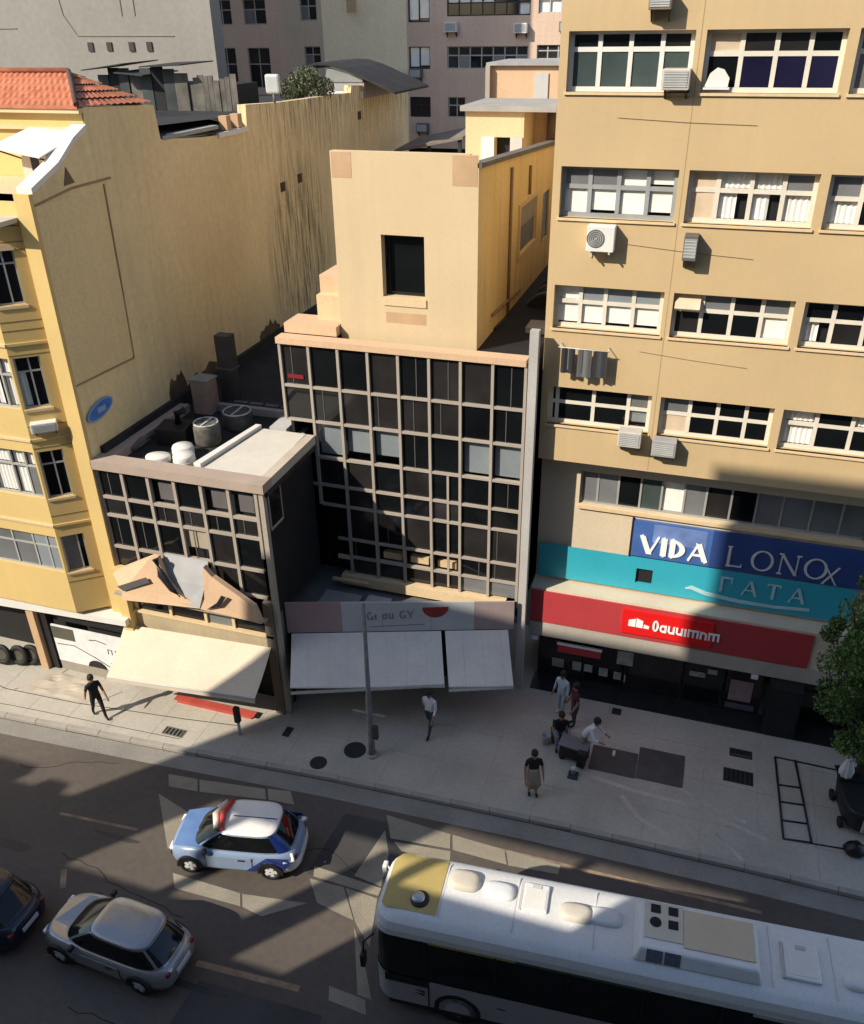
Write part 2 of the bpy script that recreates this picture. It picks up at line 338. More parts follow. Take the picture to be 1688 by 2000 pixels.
# pale slabs on the asphalt, sun patches put into their colour and outline
SUN_PATCH = mat('sun_patch_cream', (.27, .24, .185), .85, .16, .9, .3, .25, (.2, .175, .14), fine=.12)
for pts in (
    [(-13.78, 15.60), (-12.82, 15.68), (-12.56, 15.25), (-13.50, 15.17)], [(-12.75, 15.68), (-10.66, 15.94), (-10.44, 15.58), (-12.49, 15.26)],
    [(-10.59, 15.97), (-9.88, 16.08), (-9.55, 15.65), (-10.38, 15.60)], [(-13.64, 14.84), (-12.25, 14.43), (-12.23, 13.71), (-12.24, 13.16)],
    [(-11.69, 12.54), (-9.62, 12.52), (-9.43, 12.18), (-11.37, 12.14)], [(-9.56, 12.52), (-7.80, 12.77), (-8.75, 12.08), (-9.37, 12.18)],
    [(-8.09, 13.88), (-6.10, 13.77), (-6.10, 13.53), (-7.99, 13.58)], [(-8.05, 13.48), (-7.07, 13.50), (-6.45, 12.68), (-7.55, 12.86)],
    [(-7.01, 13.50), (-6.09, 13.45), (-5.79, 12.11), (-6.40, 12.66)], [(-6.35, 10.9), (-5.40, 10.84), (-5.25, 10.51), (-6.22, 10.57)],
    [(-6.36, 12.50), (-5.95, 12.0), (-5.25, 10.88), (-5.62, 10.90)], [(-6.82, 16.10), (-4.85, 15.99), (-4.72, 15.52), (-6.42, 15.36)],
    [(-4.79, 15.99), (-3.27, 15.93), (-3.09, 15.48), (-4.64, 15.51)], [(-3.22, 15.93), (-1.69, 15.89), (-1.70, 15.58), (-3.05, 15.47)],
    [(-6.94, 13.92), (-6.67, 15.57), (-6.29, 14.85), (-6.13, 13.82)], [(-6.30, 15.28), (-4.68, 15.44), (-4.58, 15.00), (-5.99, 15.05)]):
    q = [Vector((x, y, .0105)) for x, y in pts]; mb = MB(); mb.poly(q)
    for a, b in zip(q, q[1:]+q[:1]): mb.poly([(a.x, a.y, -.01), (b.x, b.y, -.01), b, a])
    mb.build('sun_patch_slab', SUN_PATCH, kind='structure')
OIL = mat('oil_stain', (.035, .032, .030), .5, .3, 2)
for (x, y, a, b) in ((-9.5, 9.9, .9, .12), (-13.9, 13.1, .7, .10), (-3.0, 9.6, .8, .15), (-16.5, 12.0, .5, .2)):
    MB().poly([(x+a*math.cos(q)*(1+.2*math.sin(3*q)), y+b*math.sin(q)*(1+.3*math.cos(2*q)), .0048) for q in [2*math.pi*k/20 for k in range(20)]]).build('road_stain', OIL, kind='structure')
CRK = mat('crack_line', (.02, .018, .017), .9)
rc = random.Random(8)
for (x, y, hd_, n_) in ((-15, 12.2, -.1, 14), (-8.5, 14.3, .9, 8), (-12, 8.6, .05, 16), (-18.5, 14.6, .1, 10)):
    p_ = [(x, y)]
    for k in range(n_): hd_ += rc.uniform(-.5, .5); p_.append((p_[-1][0]+.32*math.cos(hd_), p_[-1][1]+.32*math.sin(hd_))); hd_ *= .8
    mb = MB()
    for (a, b), (c, d) in zip(p_, p_[1:]):
        e_ = Vector((c-a, d-b, 0)).normalized(); nn_ = Vector((-e_.y, e_.x, 0))*.011; mb.poly([Vector((a, b, .0052))-nn_, Vector((c, d, .0052))-nn_, Vector((c, d, .0052))+nn_, Vector((a, b, .0052))+nn_])
    mb.build('road_crack', CRK, kind='structure')
# pavement fittings
cover_n = [0]
def cover(x, y, r, label, grp='covers set in the pavement'):
    t = thing('manhole_cover', label, 'manhole cover', (x, y, .13), .3, grp)
    MB().lathe([(r+.05, 0), (r+.05, .008), (r, .010)], n=20).build('rim', IRON, t)
    mb = MB().lathe([(r-.01, .002), (r-.01, .018)], n=20)
    for i in range(-3, 4):
        hw = math.sqrt(max(.01, (r-.03)**2-(i*r/4)**2)); mb.box(-hw, hw, i*r/4-.012, i*r/4+.012, .018, .024)
    mb.build('lid', IRON, t); return t
cover(-8.62, 18.1, .30, 'black round cover beside the foot of the grey pole')
cover(-9.5, 17.27, .22, 'dull grey round cover near the kerb left of the grey pole')
def grate(x0, x1, y0, y1, label, nb=6, m=IRON, rz=0):
    t = thing('pavement_grate', label, 'grate', ((x0+x1)/2, (y0+y1)/2, .13), rz, 'grates and hatches in the pavement')
    a, b = (x1-x0)/2, (y1-y0)/2
    MB().box(-a, a, -b, -b+.03, 0, .014).box(-a, a, b-.03, b, 0, .014).box(-a, -a+.03, -b+.03, b-.03, 0, .014).box(a-.03, a, -b+.03, b-.03, 0, .014).build('frame', m, t)
    MB().poly([(-a+.03, -b+.03, .003), (a-.03, -b+.03, .003), (a-.03, b-.03, .003), (-a+.03, b-.03, .003)]).build('pit', DARK, t)
    for i in range(nb):
        x = -a+.03+(2*a-.06)*(i+.5)/nb; MB().box(x-.02, x+.02, -b+.03, b-.03, .004, .012).build('bar', m, t)
grate(2.42, 3.28, 20.2, 20.75, 'larger of the two dark grates left of the ladder, nearer the kerb')
grate(2.58, 3.25, 21.3, 21.65, 'smaller of the two dark grates left of the ladder, nearer the shop')
grate(-1.15, -.85, 22.1, 22.4, 'small square grate right in front of the shop base, behind the trapdoor', 4)
grate(-11.12, -10.88, 18.0, 18.42, 'small black upright grate near the corner of the white awning', 4)
grate(-14.9, -14.15, 16.95, 17.3, 'grey hatch in the sunlit pavement by the kerb', 5, mat('grey_hatch', (.17, .16, .14), .7))
t = thing('cellar_trapdoor', 'large dark rectangular trapdoor flush in the pavement beside the group of people', 'trapdoor', (-.1, 20.1, .13), 0)
TD = mat('trapdoor_steel', (.07, .068, .066), .55, .2, 2)
MB().box(-1.4, 0-.01, -.62, .42, 0, .02).build('leaf', TD, t); MB().box(.01, 1.38, -.58, .75, 0, .018).build('leaf', TD, t)
MB().box(-.78, -.7, .1, .32, .02, .05).build('handle', WHITE, t)
# pale streaks painting reflected sunlight onto the pavement
LIGHT_STREAK = mat('light_streak_paint', (.47, .425, .36), .85, .2, 1.2, .2, fine=.12)
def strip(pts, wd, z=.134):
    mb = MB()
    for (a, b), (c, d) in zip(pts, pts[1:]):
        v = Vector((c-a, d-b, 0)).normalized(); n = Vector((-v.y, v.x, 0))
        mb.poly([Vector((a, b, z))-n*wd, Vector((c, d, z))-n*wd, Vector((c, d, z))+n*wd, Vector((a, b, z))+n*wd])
    mb.build('light_streak', LIGHT_STREAK, kind='structure')
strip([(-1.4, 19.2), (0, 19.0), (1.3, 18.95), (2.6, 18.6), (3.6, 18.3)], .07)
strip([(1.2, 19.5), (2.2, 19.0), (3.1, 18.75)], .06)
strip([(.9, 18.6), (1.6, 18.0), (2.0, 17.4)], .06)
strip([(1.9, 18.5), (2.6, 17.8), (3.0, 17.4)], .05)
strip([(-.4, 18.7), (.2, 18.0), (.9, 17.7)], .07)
LN = mat('joint_line', (.05, .045, .04), .9, .2, 3)
def groove(pts, wd=.016, z=.1345):
    mb = MB()
    for (a, b), (c, d) in zip(pts, pts[1:]):
        v = Vector((c-a, d-b, 0)).normalized(); n = Vector((-v.y, v.x, 0))*wd
        mb.poly([Vector((a, b, z))-n, Vector((c, d, z))-n, Vector((c, d, z))+n, Vector((a, b, z))+n])
    mb.build('pavement_joint', LN, kind='structure')
groove([(-23, 17.55), (-21.3, 17.25), (-18.5, 17.35), (-14.5, 17.75), (-12.6, 18.0)])
groove([(-21.0, 17.3), (-20.0, 18.2), (-19.9, 18.9)], .014)
groove([(-17.9, 17.38), (-17.5, 18.05), (-17.3, 18.3)], .012)
groove([(-24, 16.35), (-20.4, 16.62), (-14.2, 16.9)], .012)

FJ = mat('faint_joint', (.37, .33, .265), .9, .2, 2)
for k in range(22):
    x = -24.5+1.55*k
    yk = next(b+(d-b)*(x-a)/(c-a) for (a, b), (c, d) in zip(KL, KL[1:]) if a <= x <= c)+.2
    MB().box(x-.009, x+.009, yk, 22.5 if x > -4 else (18.9 if x < -11.5 else 20.5), .128, .1338).build('pavement_joint', FJ, kind='structure')
for y_, xa, xb in ((18.45, -11.3, 8), (20.0, -8.5, 8), (21.4, -4.2, 8)): MB().box(xa, xb, y_-.009, y_+.009, .128, .1336).build('pavement_joint', FJ, kind='structure')

# ------------------------------------------------------------------ HELPERS for buildings' fittings
def ac(x, y, z, wd, ht, dp, label, kind='split', m=WHITE):
    t = thing('air_conditioner', label, 'air conditioner', (x, y, z), 0, 'air conditioners on the facades')
    a = wd/2
    MB().box(-a, a, -dp, -.02, 0, ht).build('case', m, t, bevel=.02)
    gm = mat('ac_grille', (.30, .31, .30), .5, .15, 5)
    if kind == 'split':
        c = (-a*.35, ht*.52); r = ht*.36
        mb = MB(); n = 20
        mb.prism([(c[0]+r*math.cos(2*math.pi*k/n), -dp-.012, c[1]+r*math.sin(2*math.pi*k/n)) for k in range(n)], (0, .01, 0)); mb.build('fan_guard', gm, t)
        for k in range(4):
            rr = r*(.25+.22*k); MB().tube([(c[0]+rr*math.cos(2*math.pi*q/16), -dp-.018, c[1]+rr*math.sin(2*math.pi*q/16)) for q in range(17)], .006, 4).build('guard_ring', BLACK, t)
        for s_ in (-a*.7, a*.7): MB().box(s_-.02, s_+.02, -dp-.03, 0, -.05, -.001).box(s_-.02, s_+.02, -.03, 0, -.22, -.05).build('bracket', LGREY, t)
    else:
        MB().box(-a*.86, a*.86, -dp-.008, -dp+.004, ht*.12, ht*.88).build('grille', gm, t)
        for k in range(6):
            zz = ht*(.18+.12*k); MB().box(-a*.84, a*.84, -dp-.018, -dp-.008, zz-.012, zz+.006).build('louvre', LGREY, t)
        MB().prism([(-a*.8, -dp*.85, -.004), (-a*.8, -.03, -.004), (-a*.8, -.03, -dp*.6)], (.03, 0, 0)).build('bracket', BLACK, t); MB().prism([(a*.75, -dp*.85, -.004), (a*.75, -.03, -.004), (a*.75, -.03, -dp*.6)], (.03, 0, 0)).build('bracket', BLACK, t)
    return t

# ------------------------------------------------------------------ RIGHT BUILDING: ochre office block with signs
rb = thing('office_block', 'tall ochre office block with white window bands and shop signs below', 'building', (2, 25, 0), absolute=True)
PR = plane(0, 23.0)
RZ = [(18.50, 19.78), (15.58, 16.82), (12.66, 13.84), (9.80, 10.96)]
CX = [(-4.0, -1.12), (-.88, 2.08), (2.30, 5.25), (5.48, 8.4)]
holes = []
for ri, (a, b) in enumerate(RZ):
    for ci, (c, d) in enumerate(CX): holes.append((c, d, a, b))
mb = MB(); facade(mb, PR, -4.2, 9.0, 8.65, 23.4, holes, .42)
mb.box(-4.2, 9.0, 23.36, 34, 8.65, 8.75, 0)
mb.poly([(-4.2, 23, 8.65), (-4.2, 23, 23.4), (-4.2, 40, 23.4), (-4.2, 40, 8.65)]); mb.poly([(9, 23, 8.65), (9, 40, 8.65), (9, 40, 23.4), (9, 23, 23.4)])
mb.poly([(-4.2, 23, 8.65), (-4.2, 23.72, 8.65), (9, 23.72, 8.65), (9, 23, 8.65)]); mb.poly([(-4.2, 23, 23.4), (9, 23, 23.4), (9, 40, 23.4), (-4.2, 40, 23.4)])
mb.build('wall', [YEL, DARK], rb)
JT = mat('facade_joint', (.33, .23, .12), .9)
for (u, a, b) in ((-1.0, 8.7, 23.3),): MB().boxp(PR, u-.008, u+.008, -.003, .004, a, b).build('expansion_joint', JT, rb)
for (a, b, z0_, z1_) in ((-2.7, .5, 17.95, 17.83), (-2.2, .9, 15.0, 14.8), (-1.6, 1.2, 12.2, 12.0)):
    MB().tube([(a, 22.985, z0_), ((a+b)/2, 22.985, (z0_+z1_)/2-.02), (b, 22.985, z1_)], .005, 5).build('cable', mat('brown_cable', (.2, .13, .07), .7), rb)
C4 = [0, .25, .5, .75, 1]
W = lambda ci, ri, cols, tz, p, fm=WFR, **k: window(rb, PR, CX[ci][0], CX[ci][1], RZ[ri][0], RZ[ri][1], cols, tz, p, fm, d=.25, fw=.105, sill=CREAM, **k)
W(0, 0, C4, .70, {(0, 1): GL1, (1, 1): GL1, (2, 1): GL1, (3, 1): GL2, '*': GL3}, WHITE)
W(1, 0, [0, .27, .52, .76, 1], .62, {(0, 1): BEIGE, (1, 1): GL2, (2, 1): GL2, (3, 1): GL1, (0, 0): GL1, '*': GL4})
W(2, 0, C4, .65, {'*': GL5}); W(3, 0, C4, .65, {'*': GL2})
W(0, 1, C4, .60, {(0, 1): GL5, (1, 1): GL5, (2, 1): 'blind', (3, 1): 'blind', '*': 'blind'}, mat('grey_window_frame', (.30, .31, .31), .5))
W(1, 1, [0, .24, .50, .75, 1], .62, {(0, 0): BEIGE, (0, 1): BEIGE, (1, 1): 'curtain', (2, 1): 'curtain', (3, 1): GL5, (1, 0): 'half', (2, 0): 'half', (3, 0): 'curtain'})
W(2, 1, [0, .26, .5, .75, 1], .55, {(0, 1): GL5, (0, 0): 'curtain', (1, 0): GL1, '*': 'curtain'}); W(3, 1, C4, .6, {'*': GL2})
W(0, 2, [0, .24, .47, .73, 1], .60, {'*': 'blind', (1, 1): GLB, (2, 1): GLB, (3, 1): GLB})
W(1, 2, C4, .60, {(0, 1): 'open', (0, 0): GL2, (1, 1): GL5, (2, 1): GL2, (3, 1): GL5, (3, 0): 'blind', '*': GL1})
W(2, 2, C4, .58, {(0, 0): 'half', (1, 0): GL2, '*': GL1}); W(3, 2, C4, .6, {'*': GL2})
W(0, 3, [0, .08, .44, .78, 1], .55, {(3, 1): GL5, (3, 0): 'low', (0, 0): GL2, '*': GL1})
W(1, 3, [0, .27, .52, .77, 1], .55, {(0, 0): BEIGE, (0, 1): GL5, '*': GL1})
W(2, 3, [0, .3, .6, 1], .62, {(0, 0): 'curtain', (0, 1): 'curtain', (1, 0): GL1, (2, 1): 'curtain', (2, 0): GL1, '*': GL1}); W(3, 3, C4, .6, {'*': GL2})
# lower facade, behind the overhang
PL = plane(0, 23.7)
MZ = (6.92, 8.05); mzh = [(-2.98, 5.9, *MZ)]
mb = MB(); facade(mb, PL, -4.2, 9, 4.0, 8.64, mzh+[(-.97, -.50, 4.42, 4.92)], .25)
mb.poly([(-4.2, 23.7, 2), (-4.2, 23.7, 8.64), (-4.2, 40, 8.64), (-4.2, 40, 2)])
mb.build('mezzanine_wall', [mat('mezzanine_cream', (.60, .50, .36), .8, .05, .6, 0, .15), DARK], rb)
window(rb, PL, -2.98, 5.9, *MZ, [0, .06, .13, .205, .275, .35, .42, .5, .58, .66, .75, .84, .92, 1], .0, {(0, 0): GL5, (1, 0): GL5, (2, 0): GL1, (3, 0): GL3, (4, 0): 'blind', (5, 0): GL5, (6, 0): GL2, (7, 0): GL1, '*': GL5}, mat('aluminium_frame', (.33, .32, .30), .45), fw=.05) if False else \
window(rb, PL, -2.98, 5.9, *MZ, [0, .06, .13, .205, .275, .35, .42, .5, .58, .66, .75, .84, .92, 1], None, {(0, 0): GL5, (1, 0): GL5, (2, 0): GL1, (3, 0): GL3, (4, 0): 'blind', (5, 0): GL5, (6, 0): GL2, (7, 0): GL1, '*': GL5}, mat('aluminium_frame', (.33, .32, .30), .45), fw=.06)
window(rb, PL, -.97, -.50, 4.42, 4.92, [0, 1], None, {'*': mat('amber_glass', (.10, .07, .03), .2)}, BLACK, d=.1, fw=.04)
MB().boxp(PL, -3.0, 5.9, -.10, .0, 6.80, 6.90).build('sill', CREAM, rb)
MB().boxp(PL, -4.15, -3.02, .04, .05, 6.9, 7.9).build('panel', GREYW, rb)
# VIDA LONGA board, teal band, cream band: signs fixed to the wall are things of their own
v = thing('shop_sign', 'blue and navy signboard with serif lettering above the teal band', 'sign', (2, 23.6, 5.4), absolute=True)
MB().boxp(PL, -1.23, 1.12, -.12, -.002, 5.40, 6.66).build('panel', BLUEP, v)
MB().boxp(PL, 1.122, 6.6, -.115, -.002, 5.40, 6.66).build('panel', NAVYP, v)
MB().boxp(PL, -.62, .95, -.124, -.121, 5.98, 6.62).build('panel_print', mat('pale_blue_print', (.16, .24, .50), .35, .3, 1.5), v)
MB().boxp(PL, -1.29, -1.232, -.13, -.002, 5.36, 6.70).build('frame', BLACK, v)
glyphs('VIDA', PL, -.92, 5.55, .62, LETW, v, .25, .05, .78, .17, d0=-.125)
glyphs('LONO', PL, 1.62, 5.55, .68, LETS, v, .12, .10, .72, .26, d0=-.118)
glyphs('X', PL, 4.35, 5.42, .62, LETS, v, .10, 0, .6, .2, name='emblem', d0=-.118)
v = thing('teal_sign', 'turquoise shop band with pale letters and a swoosh under the blue board', 'sign', (.6, 23.6, 4.1), absolute=True)
mb = MB(); facade(mb, plane(0, 23.6), -4.12, 5.35, 4.12, 5.36, [(-.99, -.48, 4.40, 4.94)], .09); mb.build('panel', [TEAL, DARK], v)
glyphs('[ATA', plane(0, 23.6), 1.55, 4.60, .52, mat('pale_teal_letter', (.42, .62, .66), .4), v, .16, .05, .75, .55, d0=-.012, dep=.02)
pts = [(.55, 4.50), (.75, 4.56), (1.2, 4.42), (2.2, 4.33), (3.2, 4.33), (4.2, 4.42)]
mb = MB(); n_ = len(pts)
for i in range(n_-1):
    wd = [.02, .07, .07, .06, .05, .05, .02]
    (a, b), (c, d) = pts[i], pts[i+1]
    mb.prism([(a, 23.58, b-wd[i]), (c, 23.58, d-wd[i+1]), (c, 23.58, d+wd[i+1]), (a, 23.58, b+wd[i])], (0, -.02, 0))
mb.build('swoosh', MATS['pale_teal_letter'], v)
MB().box(-4.2, 9, 22.98, 23.69, 2.12, 2.66).build('canopy', mat('canopy_grey', (.40, .36, .31), .7, .08, 1, 0, .2), rb)
MB().box(-4.2, 9, 23.02, 23.69, 2.66, 4.0).build('canopy_upstand', mat('canopy_cream', (.62, .53, .40), .7, .06, 1, 0, .15), rb)
v = thing('red_sign', 'long dull red fascia with a bright red logo box over the dark shop', 'sign', (0, 22.95, 2.7), absolute=True)
PF = plane(0, 22.96)
MB().boxp(PF, -4.18, 4.42, 0, .055, 2.70, 3.92).build('panel', RED, v)
MB().boxp(PF, -1.22, 1.58, -.06, -.002, 2.88, 3.82, 0).build('logo_panel', REDB, v, bevel=.02)
mb = MB(); PQ = plane(0, 22.90)
for x0, x1, h0, h1 in ((-1.0, -.78, .22, .30), (-.76, -.55, .34, .26), (-.52, -.35, .14, .10)):
    mb.prism([PQ(x0, -.002, 3.20), PQ(x1, -.002, 3.20), PQ(x1, -.002, 3.20+h1), PQ(x0, -.002, 3.20+h0)], (0, -.02, 0))
mb.build('emblem', LETW, v)
glyphs('0auuimnm', PQ, -.26, 3.16, .40, LETW, v, .17, 0, .7, .07, d0=-.002, dep=.02)
# dark shop front
mb = MB().box(-4.2, 9, 25.2, 25.4, .13, 2.12).box(-4.2, 9, 22.99, 25.2, 2.10, 2.118)
mb.build('shop_interior', DARK, rb)
mb = MB().box(-3.98, 9, 22.56, 23.42, .134, .19); mb.build('step', mat('black_granite', (.02, .02, .021), .35, .3, 4), rb)
SF = plane(0, 23.4)
for i, (a, b) in enumerate(((-3.9, -2.4), (-2.36, -.9), (-.86, .9), (.94, 2.2), (2.26, 3.4), (4.5, 6.2), (6.3, 8.8))):
    fo = MB(); fo.boxp(SF, a, b, -.03, .03, .20, .27); fo.boxp(SF, a, b, -.03, .03, 2.03, 2.10)
    fo.boxp(SF, a, a+.06, -.034, .034, .27, 2.03); fo.boxp(SF, b-.06, b, -.034, .034, .27, 2.03); fo = fo.build('shop_window', BLACK, rb)
    MB().boxp(SF, a+.06, b-.06, -.01, .01, .27, 2.03).build('pane', GL1 if i % 2 else GL2, fo)
POST = mat('poster_paper', (.30, .30, .29), .7, .25, 4); POST2 = mat('mauve_poster', (.26, .19, .20), .7, .2, 4)
for (a, b, c, d, m) in ((-3.4, -3.0, .62, .98, POST), (-2.7, -2.4, .62, .98, POST), (-2.3, -2.02, .64, .95, POST), (-1.8, -1.5, .58, .92, POST), (-1.3, -1.05, .55, .86, POST), (-.95, -.9, .5, .8, POST),
                        (-1.25, -.72, 1.22, 1.78, POST), (1.1, 1.6, 1.3, 1.5, POST), (2.4, 3.1, .62, 1.45, POST2), (2.35, 3.25, .28, .5, mat('slate_poster', (.10, .10, .14), .6)), (1.65, 1.95, 1.5, 1.7, POST)):
    MB().boxp(SF, a, b, -.045, -.036, c, d).build('poster', m, rb)
t = thing('blind_box', 'red shop blind with a white top rail hanging inside the dark shop front', 'blind', (-2.5, 23.2, 1.7), absolute=True)
MB().box(-3.25, -1.75, 23.16, 23.24, 1.72, 1.80).build('rail', LETW, t); MB().box(-3.22, -1.78, 23.17, 23.23, 1.42, 1.719).build('blind', RED, t)
t = thing('black_kiosk', 'tall matt black cabinet standing in the shop entrance by the tree', 'cabinet', (4.0, 22.8, .13), absolute=True)
MB().box(3.5, 4.45, 22.52, 23.3, .2, 2.08).build('case', BLACK, t, bevel=.02); MB().box(3.56, 4.39, 22.50, 22.518, .3, 1.95).build('door', DARK, t)
for x, z in ((-4.0, 2.02), (3.0, 2.04)):
    tag(MB().box(x-.08, x+.12, 22.92, 23.02, z-.08, z+.05).build('spotlight', LETS), 'small grey spotlight under the canopy at its %s end' % ('left' if x < 0 else 'right'), 'spotlight', 'spotlights under the canopy')
# air conditioners of the right building
ac(-1.43, 23.2, 18.02+.55, .62, .44, .55, 'window air conditioner below the last pane of the top left window', 'box', mat('ac_cream', (.52, .48, .42), .5))
ac(-2.84, 23.0, 14.84, .70, .64, .36, 'white outdoor air conditioner with round fan, casting a big shadow', 'split')
ac(-.62, 23.0, 14.75, .34, .62, .40, 'narrow air conditioner with a white lid at the foot of the beige boarded window', 'box', mat('ac_brown', (.12, .11, .10), .5))
ac(-1.58, 23.0, 9.52, .64, .46, .42, 'grey box air conditioner, left of the two under the lowest ochre windows', 'box', MATS['ac_cream'])
ac(-.62, 23.0, 9.34, .66, .48, .40, 'grey box air conditioner, right of the two under the lowest ochre windows', 'box', mat('ac_grey', (.34, .33, .32), .5))
ac(-1.95, 23.0, 20.18, .5, .4, .4, 'brown air conditioner cut by the upper edge above the top left window', 'box', mat('ac_tan', (.22, .17, .13), .6))
t = thing('chair_in_window', 'white plastic garden chair inside the navy paned window', 'chair', (-.55, 22.98, 18.55), absolute=True)
mb = MB(); mb.prism([(-.80, 23.10, 18.62), (-.28, 23.10, 18.62), (-.26, 23.10, 18.80), (-.40, 23.10, 18.98), (-.55, 23.10, 19.02), (-.70, 23.10, 18.90)], (0, .012, 0)); mb.build('backrest', WHITE, t, bevel=.004)
MB().box(-.82, -.24, 22.98, 23.1, 18.57, 18.615).build('seat', WHITE, t)
t = thing('clothes_rack', 'wall rack with three dark garments hung out to dry under a blinded window', 'clothes rack', (-3, 22.9, 12.1), absolute=True)
MB().tube([(-3.75, 22.72, 12.22), (-2.35, 22.72, 12.2)], .012, 6).tube([(-3.7, 22.99, 12.25), (-3.7, 22.72, 12.22)], .012, 6).tube([(-2.4, 22.99, 12.23), (-2.4, 22.72, 12.2)], .012, 6).build('rail', LETS, t)
CL = [mat('black_cloth', (.025, .025, .028), .9), mat('grey_cloth', (.13, .13, .13), .9), mat('charcoal_cloth', (.045, .045, .05), .9)]
for i, (a, b, lo) in enumerate(((-3.66, -3.28, 11.5), (-3.2, -2.82, 11.42), (-2.78, -2.4, 11.45))):
    wavy(plane(0, 22.70), a, b, 0, lo, 12.2, .03, .22, i).build('garment', CL[i], t); wavy(plane(0, 22.74), a+.03, b-.02, 0, lo+.1, 12.2, .03, .2, i).build('garment', CL[(i+1) % 3], t)
t = thing('wall_shelf', 'small metal shelf rack with pots at the right edge of the ochre facade', 'shelf', (4.1, 22.9, 14.4), absolute=True)
MB().box(4.0, 4.6, 22.7, 23, 14.2, 14.24).build('shelf', WHITE, t); MB().box(4.02, 4.05, 22.7, 22.99, 14.24, 14.7).box(4.5, 4.53, 22.7, 22.99, 14.24, 14.7).box(4.05, 4.5, 22.7, 22.73, 14.5, 14.53).build('rack', BLACK, t)
MB().prism([(4.1, 22.8, 14.199), (4.1, 22.99, 14.199), (4.1, 22.99, 13.95)], (.04, 0, 0)).build('bracket', BLACK, t)

# ------------------------------------------------------------------ MIDDLE BUILDING: glass grid block with tower
gb = thing('glass_grid_block', 'office block with a grid of dark panes in taupe mullions and a cream tower', 'building', (-8, 25, 0), absolute=True)
YF = 22.5; PG = plane(0, YF)
CXS = [-12.17+.95*i for i in range(9)]
RZS = [11.62, 10.33, 9.20, 7.97, 6.99, 6.27, 5.04, 4.35, 3.70]
def bot(i): return 9.2 if i == 0 else (6.27 if i == 1 else 3.70)
for i, x in enumerate(CXS):
    MB().boxp(PG, x-.042, x+.042, -.06, .10, bot(i), 11.66).build('mullion', TAUPE, gb)
for z in RZS[1:-1]:
    for i in range(8):
        lo = max(bot(i), bot(i)); a, b = CXS[i]+.05, CXS[i+1]-.05
        if z < lo-.01: continue
        if i == 1 and abs(z-6.99) < .01: pass
        MB().boxp(PG, a-.008, b+.008, -.045, .09, z-.042, z+.042).build('transom', TAUPE, gb)
MB().boxp(PG, -11.75, -11.18, -.045, .0, 6.94, 7.04).build('transom', TAUPE, gb); MB().boxp(PG, -10.7, -10.22, -.045, .0, 4.99, 5.09).build('transom', TAUPE, gb)
MB().boxp(PG, -10.75, -10.22, -.045, .0, 4.24, 4.40).build('transom', CREAM, gb)
for i in range(8):
    for z1, z0 in zip(RZS, RZS[1:]):
        if z0 < bot(i)-.01: continue
        a, b = CXS[i]+.05, CXS[i+1]-.05; z0 += .05; z1 -= .05
        k = random.choice((GL1, GL1, GL2, GL1, GL2))
        row = RZS.index(min(RZS, key=lambda q: abs(q-z1-.05)))
        if row == 2 and i in (1, 2, 3, 6, 7): k = 'bl'
        if row == 6 and i in (3, 4, 5): k = 'lowshelf'
        if row == 7: k = GL5 if i > 5 else GL2
        g_ = CLR if isinstance(k, str) else k; tt = random.uniform(-.006, .006)
        p = MB().hexa([PG(a, .03+tt, z0), PG(b, .03-tt, z0), PG(b, .045-tt, z0), PG(a, .045+tt, z0), PG(a, .03+tt, z1), PG(b, .03-tt, z1), PG(b, .045-tt, z1), PG(a, .045+tt, z1)]).build('pane', g_, gb)
        if k == 'bl': MB().boxp(PG, a+.04, b-.02, .16, .17, z0+(.22 if i in (2, 3) else .04), z1).build('blind', GLB, p)
        if k == 'lowshelf': MB().boxp(PG, a+.1, b-.12, .15, .35, z0+.02, z0+.26).build('carton', CREAM, p)
        if row == 0 and i == 0: MB().boxp(PG, a+.12, b-.2, -.0, .02, z0+.18, z0+.3).build('red_sticker', mat('sticker_red', (.20, .012, .015), .5), p)
        if k in (GL1, GL2) and random.random() < .35:
            x_ = random.uniform(a+.1, b-.2); MB().boxp(PG, x_, x_+.025, .012, .029, z0, z1).build('glazing_bar', mat('dim_bar', (.10, .095, .09), .5), p)
MB().boxp(PG, CXS[5]+.52, CXS[5]+.59, -.03, .02, 3.8, 7.9).build('downpipe', TAUPE, gb)
MB().boxp(PG, -12.25, -4.56, -.10, .35, 11.66, 11.85).build('top_beam', PEACH, gb)
MB().boxp(PG, -10.6, -4.9, -.22, .10, 3.34, 3.69).build('bottom_beam', CREAM, gb); MB().boxp(PG, -10.9, -9.6, -.34, -.222, 3.5, 3.58).build('ledge', CREAM, gb)
mb = MB().box(-12.17, -4.5, 22.95, 34, 11.4, 11.72).box(-12.2, -12.1, 22.8, 34, 3, 11.4).box(-12.1, -4.5, 23.4, 23.5, 3, 11.4).box(-4.6, -4.5, 22.62, 34, 3, 11.4)
mb.build('shell', DARK, gb)
MB().box(-4.50, -4.25, 22.42, 22.66, .13, 12.7).build('pilaster', mat('grey_pilaster', (.44, .42, .40), .7, .08, .8, 0, .2), gb)
MB().box(-12.17, -10.45, 22.9, 23.9, 11.861, 12.15).build('kerb_wall', PEACH, gb); MB().box(-11.35, -10.46, 23.92, 25.2, 11.72, 13.4).build('step_wall', PEACH, gb); MB().box(-11.3, -10.46, 23.5, 23.9, 12.151, 12.9).build('step_wall', CREAM, gb)
